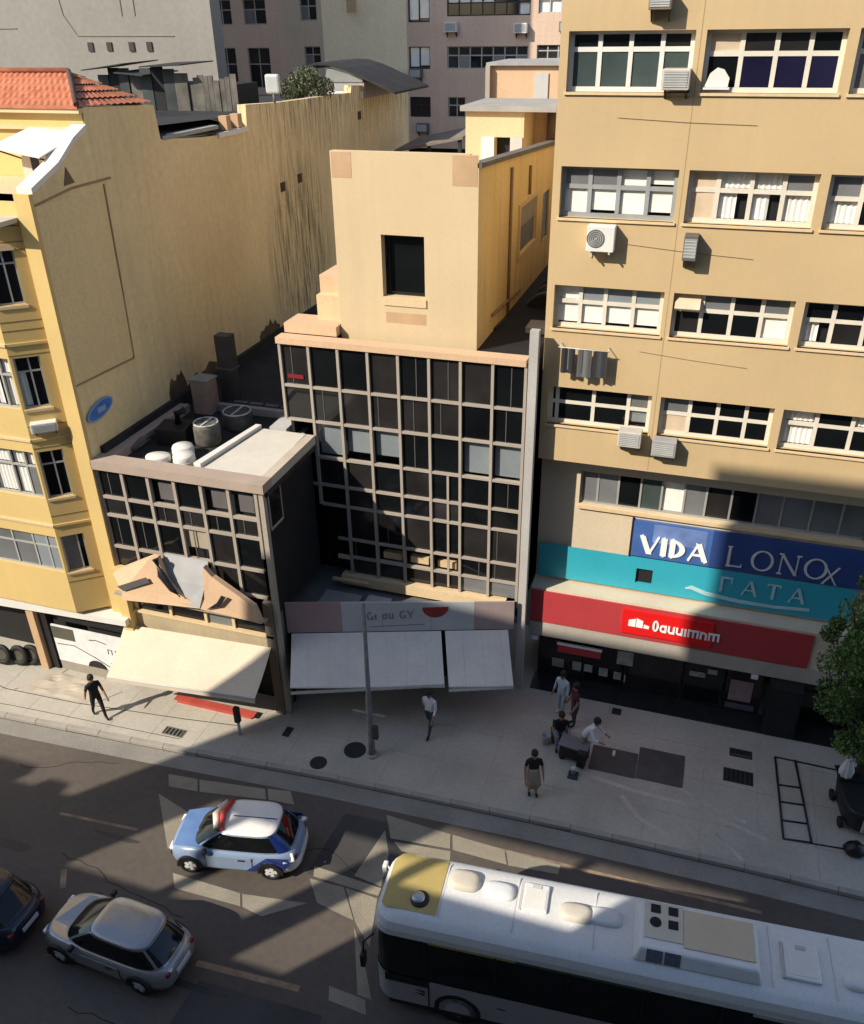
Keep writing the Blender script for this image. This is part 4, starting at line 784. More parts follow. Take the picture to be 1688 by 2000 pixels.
# front wall, pilaster
mb = MB(); PY = plane(0, 19.0)
facade(mb, PY, -32, -17.4, 2.7, 16.28, [], .2); mb.build('front_wall', [YEL2, DARK], yb)
MB().box(-17.42, -16.93, 18.86, 18.999, 2.62, 16.3).build('pilaster', YEL2, yb)
MB().box(-16.96, -16.62, 18.7, 18.998, 2.1, 5.0).build('corner_column', YEL2, yb)
MB().box(-32, X0-.36, 19.0, 21.6, 16.1, 16.28).build('terrace_floor', CREAM, yb)
mb = MB(); facade(mb, plane(0, 21.62), -32, X0-.02, 16.28, 18.1, [], .2); mb.build('attic_wall', [YEL2, DARK], yb)
MB().box(-32, X0+.05, 21.42, 21.618, 17.98, 18.10).build('cornice', CREAM, yb); MB().box(-32, X0, 21.5, 21.617, 17.55, 17.63).build('string_course', CREAM, yb)
# sloping cream coping on the side gable
cp = [(19.0, 16.3), (20.2, 16.77), (21.0, 17.3), (21.6, 17.56)]
mb = MB()
for (a, b), (c, d) in zip(cp, cp[1:]): mb.hexa([(X0-.42, a, b), (X0+.06, a, b), (X0+.06, c, d), (X0-.42, c, d), (X0-.42, a, b+.14), (X0+.06, a, b+.14), (X0+.06, c, d+.14), (X0-.42, c, d+.14)])
mb.build('gable_coping', WHITE, yb)
mb = MB()
n = 12; arch = [(-18.0+.45*math.cos(math.pi*k/n), 16.75+.55*math.sin(math.pi*k/n)) for k in range(n+1)]
mb.prism([(-17.55, 20.6, 16.29)]+[(a, 20.6, b) for a, b in arch]+[(-18.45, 20.6, 16.29)], (0, .3, 0)); mb.build('arched_niche', mat('pinkish_white', (.62, .51, .42), .8, .1), yb)
MB().box(-18.12, -17.88, 20.57, 20.598, 16.5, 17.05).build('niche_slot', BLACK, yb)
t = thing('tin_canopy', 'white sheet metal canopy over the attic terrace at the corner of the yellow house', 'canopy', (-18, 21, 17.5), absolute=True)
MB().hexa([(-19.0, 20.1, 17.22), (-17.4, 20.1, 17.0), (-16.98, 21.6, 17.52), (-18.7, 21.6, 17.6), (-19.0, 20.1, 17.25), (-17.4, 20.1, 17.03), (-16.98, 21.6, 17.55), (-18.7, 21.6, 17.63)]).build('sheet', WHITE, t)
MB().tube([(-18.9, 20.15, 17.2), (-18.9, 21.5, 16.7)], .025, 6).tube([(-17.5, 20.15, 17.0), (-17.5, 21.5, 16.6)], .025, 6).build('strut', BLACK, t); MB().box(-17.35, X0-.05, 21.2, 21.6, 16.9, 17.45).build('shade_box', BLACK, t)
# terracotta hip roof laid in courses
RE, RZ0, RY1, RZ1 = 21.38, 18.10, 23.4, 18.86
n = 5
for k in range(n):
    k0, k1 = k/n, (k+1)/n
    y0, y1 = RE+(RY1-RE)*k0, RE+(RY1-RE)*k1+.05; z0, z1 = RZ0+(RZ1-RZ0)*k0+.05, RZ0+(RZ1-RZ0)*k1+.01
    xr0, xr1 = X0+.05-1.65*k0, X0+.05-1.65*k1
    mb = MB(); m_ = 70
    for i in range(m_):
        for h in range(4):
            fa, fb = (i+h/4)/m_, (i+(h+1)/4)/m_; bz = lambda f_: .035*abs(math.sin(math.pi*f_*m_))
            mb.poly([(-32+(xr0+32)*fa, y0, z0+bz(fa)), (-32+(xr0+32)*fb, y0, z0+bz(fb)), (-32+(xr1+32)*fb, y1, z1+bz(fb)), (-32+(xr1+32)*fa, y1, z1+bz(fa))], 0, True)
        
    mb.poly([(-32, y0, z0+.03), (xr0, y0, z0+.03), (xr0, y0, z0-.06), (-32, y0, z0-.06)]); mb.build('tile_course', ROOFR, yb)
    a, b = 3.45*k0, 3.45*k1
    yb0, yb1 = (RE+2.02*k0, 25.0-1.6*k0), (RE+2.02*k1, 25.0-1.6*k1)
    mb = MB(); m_ = 12
    for i in range(m_):
        for h in range(4):
            fa, fb = (i+h/4)/m_, (i+(h+1)/4)/m_; bz = lambda f_: .035*abs(math.sin(math.pi*f_*m_))
            mb.poly([(xr0, yb0[0]+(yb0[1]-yb0[0])*fa, z0+bz(fa)-.15*fa*(1-k0)), (xr0, yb0[0]+(yb0[1]-yb0[0])*fb, z0+bz(fb)-.15*fb*(1-k0)), (xr1, yb1[0]+(yb1[1]-yb1[0])*fb, z1+bz(fb)-.15*fb*(1-k1)), (xr1, yb1[0]+(yb1[1]-yb1[0])*fa, z1+bz(fa)-.15*fa*(1-k1))], 0, True)
    mb.build('tile_course', ROOFR, yb)
MB().tube([(X0+.05, RE, RZ0+.1), (-18.55, RY1, RZ1+.06)], .07, 8).build('hip_ridge', mat('dark_ridge', (.10, .06, .05), .9), yb); MB().tube([(-32, RY1, RZ1+.06), (-18.55, RY1, RZ1+.06)], .08, 8).build('ridge', ROOFR, yb)
mb = MB().poly([(-32, RY1, RZ1), (-18.55, RY1, RZ1), (X0-.36, 25.1, 17.9), (-32, 25.1, 17.9)]); mb.poly([(-32, 25.1, 17.3), (X0-.36, 25.1, 17.3), (X0-.36, 48, 16.6), (-32, 48, 16.6)]); mb.build('back_roof', BITUM, yb)
# the bay stack
ch = R(38); c0 = Vector((-18.39, 18.3)); c1 = Vector((-17.5, 19.0)); cl = (c1-c0).length; cu = (c1-c0).normalized()
PC = plane(c0.x, c0.y, cu.x, cu.y); PBY = plane(0, 18.3)
BAYZ = [(13.45, 14.98), (10.44, 11.97), (7.51, 9.07), (4.81, 6.14)]
SID = mat('shaded_siding', (.58, .42, .19), .85, .06, .8, .05, .2)
mb = MB(); facade(mb, PBY, -23.2, c0.x, 3.25, 15.5, [(-22.9, -18.45, a, b) for a, b in BAYZ], .25); mb.build('bay_front', [YEL2, DARK], yb)
mb = MB(); facade(mb, PC, 0, cl, 3.25, 15.5, [(.08, .78, a, b) for a, b in BAYZ], .2); mb.build('bay_side', [YEL2, DARK], yb)
mb = MB()
for z in (3.25, 15.5): mb.poly([(-23.2, 18.3, z), (c0.x, c0.y, z), (c1.x, c1.y, z), (-24.2, 19, z)])
mb.build('bay_cap', CREAM, yb)
for z in (15.5, 12.4, 9.5, 6.6):
    MB().boxp(PBY, -23.2, c0.x+.02, -.05, 0, z-.08, z).build('band', CREAM, yb); MB().boxp(PC, 0, cl, -.04, 0, z-.08, z).build('band', YEL2, yb)
GF = mat('grey_bay_frame', (.38, .38, .36), .5, .1)
for i, (a, b) in enumerate(BAYZ):
    window(yb, PBY, -22.9, -18.45, a, b, [0, .2, .4, .6, .78, .9, 1], .66, [{'*': GL1}, {'*': 'half'}, {(5, 0): GL5, (4, 0): 'curtain', '*': 'curtain'}, {(5, 0): GLB, (4, 0): GLB, (5, 1): GLB, (4, 1): GLB, '*': GL5}][i], GF, d=.12, fw=.06)
    window(yb, PC, .08, .78, a, b, [0, .55, 1] if i < 3 else [0, .7, 1], .72 if i < 3 else None, [{'*': GL1}, {(0, 0): 'half', '*': GL1}, {'*': GL1}, {(0, 0): GL5, '*': GL1}][i], GF, d=.1, fw=.05)
    MB().boxp(PC, .04, .84, -.03, 0, a-.10, a-.02).build('sill', CREAM, yb)
for z in (15.1, 14.9, 13.0, 12.75, 12.05, 9.9, 9.2, 6.9, 4.45): MB().boxp(PC, .0, cl, -.008, 0, z-.012, z+.012).build('groove', mat('groove_brown', (.25, .17, .07), .9), yb)
mb = MB(); n = 10; mb.prism([PC(.43+.4*math.cos(math.pi*k/n), -.05, 14.9+.18*math.sin(math.pi*k/n)) for k in range(n+1)], Vector(PC(0, .04, 0))-Vector(PC(0, 0, 0))); mb.build('arched_hood', CREAM, yb)
MB().box(-24, -17.45, 18.2, 18.998, 15.6, 15.72).build('bay_cornice', mat('dirty_white', (.5, .46, .38), .8, .15, 2), yb)
glyphs('AnuiIIm', PY, -19.05, 16.02, .16, mat('brown_letter', (.22, .15, .08), .8), yb, .16, .04, .6, .16, d0=-.003, dep=.01)
t = ac(-18.05, 18.62, 9.75, .72, .30, .30, 'white air conditioner tray on the angled side of the yellow bay', 'box'); t.rotation_euler.z = math.atan2(cu.y, cu.x)
t = thing('blue_oval_sign', 'blue oval sign fixed on the side wall next to the bright pilaster', 'sign', (X0, 19.75, 10.05), absolute=True)
mb = MB(); n = 24
mb.prism([(X0+.03, 19.75+.62*math.cos(2*math.pi*k/n), 10.05+.26*math.sin(2*math.pi*k/n)+.10*math.cos(2*math.pi*k/n)) for k in range(n)], (.05, 0, 0)); mb.build('rim', mat('sign_pale_blue', (.25, .38, .60), .4), t)
mb = MB(); mb.prism([(X0+.082, 19.75+.55*math.cos(2*math.pi*k/n), 10.06+.20*math.sin(2*math.pi*k/n)+.09*math.cos(2*math.pi*k/n)) for k in range(n)], (.012, 0, 0)); mb.build('face', mat('sign_blue', (.07, .20, .55), .4, .2, 4), t)
MB().boxp(plane(X0, 0, 0, 1), 19.6, 19.95, -.104, -.095, 9.98, 10.14).build('emblem', mat('sign_light_blue', (.30, .42, .62), .4), t)
MB().tube([(X0, 19.4, 10), (X0+.03, 19.4, 10)], .03, 6).tube([(X0, 20.1, 10.1), (X0+.03, 20.1, 10.1)], .03, 6).build('bracket', BLACK, t)
# shop under the bays
MB().hexa([(-25, 18.3, 2.72), (-16.7, 18.5, 2.90), (-16.7, 18.99, 2.90), (-25, 18.99, 2.72), (-25, 18.3, 2.98), (-16.7, 18.5, 3.12), (-16.7, 18.99, 3.12), (-25, 18.99, 2.98)]).build('white_beam', WHITE, yb)
MB().box(-25, -16.98, 19.6, 19.7, .131, 2.72).build('shop_back', DARK, yb); MB().box(-20.85, -20.55, 18.55, 19, .135, 2.74).build('shop_pier', TAN, yb); MB().box(-20.5, -20.2, 18.7, 19, .135, 2.74).build('shop_pier', BLACK, yb)
MB().box(-19.9, -17.0, 18.9, 18.97, 2.2, 2.72).build('shop_lintel', BLACK, yb)
t = thing('painted_hoarding', 'white hoarding with loose dark line drawings standing in the shop front under the bay', 'hoarding', (-18.6, 18.7, .13), absolute=True)
MB().box(-20.1, -17.1, 18.72, 18.78, .55, 2.1).build('board', mat('board_white', (.70, .70, .69), .6, .1, 3), t); MB().box(-20.1, -17.1, 18.74, 18.76, .131, .55).build('foot', mat('hoarding_foot', (.3, .27, .22), .8), t); MB().box(-20.1, -19.2, 18.705, 18.718, 1.55, 2.05).build('dark_panel', mat('dark_olive', (.09, .085, .065), .8), t)
for pts in ([(-20, 1.3), (-19.3, 1.35), (-18.5, 1.0), (-17.8, .62)], [(-18.6, 1.75), (-18.3, 1.8), (-17.9, 1.72)], [(-17.9, 1.3), (-17.9, 1.5), (-17.75, 1.5), (-17.75, 1.3)], [(-17.6, 1.3), (-17.6, 1.5), (-17.4, 1.5)], [(-17.9, .9), (-17.5, .9)]):
    MB().tube([(a, 18.712, b) for a, b in pts], .012, 4).build('drawn_line', BLACK, t)
mb = MB().tube([(-18.5+.35*math.cos(math.pi*k/10), 18.7, .56+.3*math.sin(math.pi*k/10)) for k in range(11)], .02, 5); mb.prism([(-18.5+.32*math.cos(math.pi*k/10), 18.71, .56+.27*math.sin(math.pi*k/10)) for k in range(11)], (0, .008, 0)); mb.build('black_half_disc', BLACK, t)
def tyre(x, y, z, rx, label):
    t = thing('tyre', label, 'tyre', (x, y, z), 0, 'tyres in the left shop doorway')
    n = 24; rings = []
    for k in range(n):
        a = 2*math.pi*k/n; rings.append([((.30+.10*math.cos(q))*math.cos(a), .08*math.sin(q), (.30+.10*math.cos(q))*math.sin(a)) for q in [2*math.pi*j/8 for j in range(8)]])
    rings.append(rings[0]); MB().loft(rings, 0, False, False).build('rubber', mat('rubber', (.012, .012, .012), .7), t)
    mb = MB(); mb.prism([(.2*math.cos(2*math.pi*k/n), -.03, .2*math.sin(2*math.pi*k/n)) for k in range(n)], (0, .06, 0)); mb.build('rim', mat('dark_rim', (.07, .065, .05), .5), t); t.rotation_euler = (R(rx), 0, 0)
tyre(-22.3, 18.35, .55, -12, 'black tyre with a dark rim leaning at the left shop doorway, leftmost'); tyre(-21.7, 18.5, .53, -12, 'black tyre leaning beside the tan shop pier'); tyre(-21.3, 18.65, .53, -15, 'black tyre half hidden between another tyre and the tan pier')
# crumpled sheet on the pavement
mb = MB(); nx, ny = 16, 8
def tp_(i, j):
    x, y = -20.9+2.7*i/nx+.5*(j/ny), 17.4+1.1*j/ny; z = .136+.16*abs(noise.noise(Vector((x*1.7, y*2.2, 3))))*(min(i, nx-i, 3)/3)*(min(j, ny-j, 2)/2+.12); return (x, y, z)
for i in range(nx):
    for j in range(ny): mb.poly([tp_(i, j), tp_(i+1, j), tp_(i+1, j+1), tp_(i, j+1)])
tag(mb.build('tarpaulin', mat('beige_tarp', (.44, .38, .30), .85, .12, 2)), 'crumpled beige sheet spread on the sunlit pavement before the hoarding', 'tarpaulin')

# ------------------------------------------------------------------ ROOFTOP THINGS behind the party wall
t = thing('roof_shack', 'dark patched tin shack behind the terracotta roof', 'shack', (-21.5, 33, 17), absolute=True)
TQ = mat('dark_teal_tin', (.035, .045, .045), .7, .4, 1.2, 0, .5); TG = mat('grey_boards', (.12, .11, .095), .9, .4, 2, 0, .6)
xs = -24.8
for k in range(8):
    wv = random.uniform(.45, .6); MB().box(xs, xs+wv-.02, 32.95+random.uniform(0, .08), 33.1, 16.9, 18.3+random.uniform(-.05, .35)).build('board', (TQ, DARK, TQ, TG)[k % 4], t); xs += wv
for k in range(9):
    wv = random.uniform(.2, .3); MB().box(xs, xs+wv-.015, 33+random.uniform(0, .08), 33.1, 16.9, 18.25+random.uniform(-.15, .15)).build('board', TG, t); xs += wv
MB().box(-24.8, -18.7, 33.2, 35, 16.9, 18.0).build('core', DARK, t)
for (a, b, z_, dz) in ((-25.1, -23.2, 18.5, .22), (-23.6, -22.3, 18.42, -.1), (-22.4, -20.6, 18.62, .06)):
    MB().hexa([(a, 32.4, z_), (b, 32.4, z_+dz), (b, 35, z_+dz+.05), (a, 35, z_+.05), (a, 32.4, z_+.04), (b, 32.4, z_+dz+.04), (b, 35, z_+dz+.09), (a, 35, z_+.09)]).build('tin_sheet', (TQ, BITUM, TQ)[int(abs(a)) % 3], t)
t = thing('satellite_box', 'pale grey box dish on a short post standing on the party wall', 'dish', (-16.98, 33, 17.38), 0)
MB().tube([(0, 0, 0), (0, 0, .35)], .05, 8).build('post', GALV, t); MB().box(-.30, .30, -.10, .10, .32, 1.0).build('face', mat('dish_grey', (.42, .44, .43), .5), t, bevel=.08)
def foliage(name, par, clumps, n_per, size, m, seed=1):
    r_ = random.Random(seed); v, f, mi = [], [], []
    for (cx, cy, cz, rad) in clumps:
        for _ in range(n_per):
            d = Vector((r_.gauss(0, 1), r_.gauss(0, 1), r_.gauss(0, 1))).normalized()*rad*(r_.random()**.4)
            p = Vector((cx, cy, cz))+Vector((d.x, d.y, d.z*.8)); a = Vector((r_.uniform(-1, 1), r_.uniform(-1, 1), r_.uniform(-.4, .6))).normalized(); b = a.orthogonal().normalized()
            b = (Matrix.Rotation(r_.uniform(0, 6.28), 3, a) @ b); s_ = size*r_.uniform(.6, 1.3); c = a.cross(b)
            i = len(v); v += [p-b*s_, p+c*s_*.45, p+b*s_, p-c*s_*.45]; f.append((i, i+1, i+2, i+3)); mi.append(r_.randrange(len(m)))
    me = bpy.data.meshes.new(name); me.from_pydata([tuple(x) for x in v], [], f); me.update()
    for x in m: me.materials.append(x)
    me.polygons.foreach_set('material_index', mi)
    return link(name, me, par)
LF1 = mat('leaf_green', (.10, .18, .04), .6, .3, 3); LF2 = mat('leaf_dark', (.04, .08, .02), .6, .3, 3); LF3 = mat('leaf_light', (.12, .19, .045), .6, .3, 3); LFO = mat('leaf_olive', (.075, .085, .045), .8, .4, 3); LFD = mat('dry_leaf', (.17, .16, .10), .9, .3, 3)
t = thing('roof_bush', 'grey green dusty bush growing on the roof beside the box dish', 'bush', (-18, 38, 17.1), absolute=True)
MB().tube([(-18.2, 38, 16.8), (-18.1, 38, 17.4), (-17.7, 38, 17.8)], [.07, .05, .03], 6).build('stem', TG, t)
foliage('crown', t, [(-18.6, 38, 17.5, .65), (-17.9, 37.8, 17.9, .75), (-17.3, 38, 17.6, .65), (-18.2, 38.4, 17.9, .6)], 900, .07, [LFO, LFO, LFD, LF2], 5)
t = thing('vault_roof_shed', 'black barrel roofed shed with a pale front fascia at the end of the party wall', 'shed', (-17.8, 43, 16.7), absolute=True)
mb = MB(); pr = [(-20.0, 18.2), (-19.3, 18.42), (-18.6, 18.4), (-17.8, 18.2), (-16.9, 17.85), (-16.0, 17.5), (-15.3, 17.2)]
for k in range(6): mb.hexa([(pr[k][0], 41.9, pr[k][1]-.1), (pr[k+1][0], 41.9, pr[k+1][1]-.1), (pr[k+1][0], 47, pr[k+1][1]-.1), (pr[k][0], 47, pr[k][1]-.1), (pr[k][0], 41.9, pr[k][1]), (pr[k+1][0], 41.9, pr[k+1][1]), (pr[k+1][0], 47, pr[k+1][1]), (pr[k][0], 47, pr[k][1])])
mb.build('vault', BITUM, t); MB().box(-19.8, -16.9, 42.1, 46.8, 16.9, 17.6).build('wall', mat('grey_board', (.30, .29, .28), .7, .1), t)
mb = MB(); mb.prism([(-18.9, 42.05, 17.6), (-16.95, 42.05, 17.6), (-16.95, 42.05, 17.75), (-18.7, 42.05, 18.25)], (0, .05, 0)); mb.build('gable', mat('grey_gable', (.22, .22, .21), .6), t); MB().box(-18.9, -16.9, 41.8, 41.95, 16.95, 17.22).build('fascia', WHITE, t)

# ------------------------------------------------------------------ FAR BUILDINGS
fg = thing('grey_blank_tower', 'tall grey windowless gable wall rising behind the terracotta roof', 'building', (-40, 47, 0), absolute=True)
MB().box(-60, -26.3, 45, 46.0, 0, 38).build('wall', GREYW, fg)
for x in (-33.9, -32.7, -31.3, -30.2): MB().box(x-.16, x+.16, 44.93, 44.995, 18.85+random.uniform(0, .05), 19.3).build('vent_hole', mat('vent_dark', (.05, .045, .04), .9), fg)
for pts in ([(-35.5, 22), (-35.3, 20.6), (-34.6, 19.6), (-28.6, 19.55)], [(-31.6, 22), (-31.6, 20.5)], [(-30.8, 22), (-30.8, 20.5)], [(-42, 20), (-38.5, 20.0)]):
    MB().tube([(a, 44.985, b) for a, b in pts], .025, 5).build('wall_cable', mat('wall_cable', (.17, .155, .135), .9), fg)
fb = thing('far_apartment_block', 'pinkish brown apartment block with a cream fin, farthest behind the roofs', 'building', (-22, 62, 0), absolute=True)
P6 = plane(0, 60); FZ = [(20.02, 21.5), (17.36, 18.65), (14.50, 15.72), (11.6, 12.8)]
H1 = []
for a, b in ((-35.0, -33.5), (-32.6, -30.9)):
    for c, d in FZ[:3]: H1.append((a, b, c-(1.2 if c < 18.9 and c > 17 else 0), d))
mb = MB(); facade(mb, P6, -38, -29.6, 8, 26, H1, .25); mb.build('wall', [PINKB, DARK], fb)
H2 = [(-28.4, -27.2, 20.2, 21.6), (-28.3, -27.1, 17.5, 18.7)]
mb = MB(); facade(mb, P6, -29.6, -26.85, 8, 26, H2, .25); mb.build('wall', [mat('far_tan', (.56, .45, .33), .9, .06, .3, 0, .15), DARK], fb)
mb = MB(); ring = []
n = 8
for k in range(n):
    a0, a1 = k/n, (k+1)/n; f_ = lambda a: (-26.85+5.9*a, 60-.9*math.sin(math.pi*min(1, a*1.1)*.5)*(1 if a < .75 else (1-a)*4))
    (x0, y0), (x1, y1) = f_(a0), f_(a1); mb.poly([(x0, y0, 8), (x1, y1, 8), (x1, y1, 26), (x0, y0, 26)], 0, True)
mb.build('cream_fin', mat('fin_cream', (.86, .72, .48), .9, .05, .3, 0, .15), fb)
MB().box(-24.6, -24.0, 58.9, 59.0, 20.6, 22).build('vent_panel', TAN, fb)
H3 = [(-20.85, -19.4, a, b) for a, b in FZ[:3]]+[(-18.25, -12.9, FZ[0][0]+.3, FZ[0][1]), (-18.25, -12.95, 17.36, 18.65), (-18.2, -17.0, 14.5, 15.72), (-12.4, -10.4, 17.9, 18.7), (-12.4, -10.3, 20.4, 21.6)]
mb = MB(); facade(mb, P6, -20.95, -6, 8, 26, H3, .25); mb.build('wall', [PINKB, DARK], fb)
for h in H1+H2: window(fb, P6, *h, [0, .5, 1], .6, {'*': GL2, (0, 0): GL5 if random.random() < .5 else GL1}, TAUPE, d=.15, fw=.07)
for i, h in enumerate(H3):
    wd = h[1]-h[0]; nc = max(2, round(wd/.75)); p = {'*': GL2}
    if i < 2: p = {'*': 'blind'}
    elif i == 3: p = {(k, r_): random.choice((GL1, 'curtain', GL2)) for k in range(nc) for r_ in (0, 1)}
    elif i == 7: p = {'*': 'curtain'}
    elif i == 4: p = {(k, 0): random.choice((GL5, GL2, GL1)) for k in range(nc)}; p['*'] = GL2
    window(fb, P6, *h, [k/nc for k in range(nc+1)], .6 if i > 1 else None, p, GF if i > 3 else BLACK, d=.15, fw=.07)
for (x, z, l_) in ((-17.9, 19.45, 'small pale air conditioner under the far upper strip window'), (-20.3, 16.85, 'dark air conditioner under the far blinded window'), (-13.4, 19.35, 'white air conditioner on the sunlit far wall under the strip window'), (-10.6, 19.4, 'small grey air conditioner at the far wall beside the ochre block'), (-19.9, 13.6, 'grey air conditioner low on the far wall by the shed')):
    ac(x, 60, z, .8, .55, .5, l_, 'box', WHITE if 'white' in l_ or 'pale' in l_ else mat('ac_dark', (.12, .11, .1), .6))

# ------------------------------------------------------------------ unseen walls behind the viewer, cut and stepped to shape sun and shade
nb = thing('near_shade_wall', 'unseen stepped wall with gaps, added behind the viewer to shape shade and sun', 'building', (-10, -1, 0), absolute=True)
NW = mat('shade_wall_grey', (.17, .17, .17), .9, .08, .4)
def near(x0, x1, z0, z1): MB().box(x0, x1, -1.35, -1.0, z0, z1).build('wall', NW, nb)
near(-20.8, 34, 17.8, 33.4); near(-29.6, -20.8, 16.7, 26.6)
near(-60, -29.6, 0, 15.2); near(-33.6, -32.0, 15.2, 15.9); near(-31.0, -30.3, 15.2, 15.6); near(-38, -35.6, 15.2, 16.2)  # low wall and bumps added to shade the left of the road
near(-29.6, -26.6, 0, 16.7); near(-26.6, -20.8, 0, 13.1); near(-20.8, 34, 0, 12.0)
near(-20.8, -19.9, 12.0, 16.2); near(-18.2, -12.4, 12.0, 16.2); near(-12.4, 34, 12.0, 17.8)  # gaps between these let sun strips reach the road and bus roof
for x in (-23.4, -16.6): near(x-.05, x+.05, 13.1 if x < -20 else 16.2, 16.7 if x < -20 else 17.8)

# ------------------------------------------------------------------ STREET: pole
t = thing('street_pole', 'slim weathered grey pole rising from the pavement in front of the white awning', 'pole', (-8.02, 18.06, .13), R(0))
MB().tube([(0, 0, 0), (0, 0, .5), (0, 0, 1.6), (.02, 0, 5.8)], [.12, .10, .085, .05], 12).build('shaft', mat('pole_grey', (.21, .21, .20), .8, .25, 3, 0, .4), t); MB().lathe([(.19, 0), (.19, .06), (.13, .10)], n=14).build('base', CONC, t)
MB().box(.06, .24, -.07, .07, .75, 1.25).build('switch_box', mat('switch_grey', (.06, .065, .065), .7), t, bevel=.02); MB().tube([(-.10, 0, .3), (-.09, 0, 2.4)], .015, 5).build('conduit', LGREY, t)
MB().box(-.55, .5, -.04, .04, 1.62, 1.74).build('cross_plate', mat('plate_grey', (.23, .22, .20), .7), t)

# ------------------------------------------------------------------ VEHICLES
def sup(a, b, n, N=40, cx=0, cy=0):
    out = []
    for k in range(N):
        t_ = 2*math.pi*k/N; c, s_ = math.cos(t_), math.sin(t_)
        out.append((cx+a*math.copysign(abs(c)**(2/n), c), cy+b*math.copysign(abs(s_)**(2/n), s_)))
    return out
RUB = mat('rubber', (.012, .012, .012), .7); CHR = mat('hub_metal', (.45, .46, .48), .3, .1, 4, metal=.6)
def wheel(par, x, y, r, wd, m=None):
    s_ = 1 if y > 0 else -1
    mb = MB(); n = 22; pr = [(.62*r, -wd/2), (.93*r, -wd/2), (r, -wd*.32), (r, wd*.32), (.93*r, wd/2), (.62*r, wd/2)]
    rings = [[(x+q*math.cos(2*math.pi*k/n), y+o, r+q*math.sin(2*math.pi*k/n)) for q, o in pr] for k in range(n)]; rings.append(rings[0]); mb.loft(rings, 0, False, False)
    w_ = mb.build('wheel', RUB, par)
    mb = MB(); mb.prism([(x+.63*r*math.cos(2*math.pi*k/n), y+s_*wd*.30, r+.63*r*math.sin(2*math.pi*k/n)) for k in range(n)], (0, s_*.012, 0)); mb.build('rim', m or CHR, w_)
    for k in range(5):
        a = 2*math.pi*k/5; c, d = math.cos(a), math.sin(a); nx_, nz_ = -d*.05*r/.3, c*.05*r/.3
        MB().hexa([(x+.1*r*c-nx_, y+s_*(wd*.30+.012), r+.1*r*d-nz_), (x+.6*r*c-nx_, y+s_*(wd*.30+.012), r+.6*r*d-nz_), (x+.6*r*c+nx_, y+s_*(wd*.30+.012), r+.6*r*d+nz_), (x+.1*r*c+nx_, y+s_*(wd*.30+.012), r+.1*r*d+nz_)] +
                  [(x+.1*r*c-nx_, y+s_*(wd*.30+.03), r+.1*r*d-nz_), (x+.6*r*c-nx_, y+s_*(wd*.30+.022), r+.6*r*d-nz_), (x+.6*r*c+nx_, y+s_*(wd*.30+.022), r+.6*r*d+nz_), (x+.1*r*c+nx_, y+s_*(wd*.30+.03), r+.1*r*d+nz_)]).build('spoke', LETS, w_)
    mb = MB(); n = 16; R2 = r*1.18
    for k in range(n):
        a, b = math.pi*k/n-.15, math.pi*(k+1)/n-.15+(.3 if k == n-1 else 0)
        q = lambda rr, tt, yy: (x+rr*math.cos(tt), yy, r+rr*math.sin(tt))
        yo = y+s_*wd*.5
        mb.hexa([q(r*.95, a, yo-.05*s_), q(R2, a, yo-.05*s_), q(R2, b, yo-.05*s_), q(r*.95, b, yo-.05*s_), q(r*.95, a, yo+.015*s_), q(R2, a, yo+.02*s_), q(R2, b, yo+.02*s_), q(r*.95, b, yo+.015*s_)])
    mb.build('wheel_arch', BLACK, par)
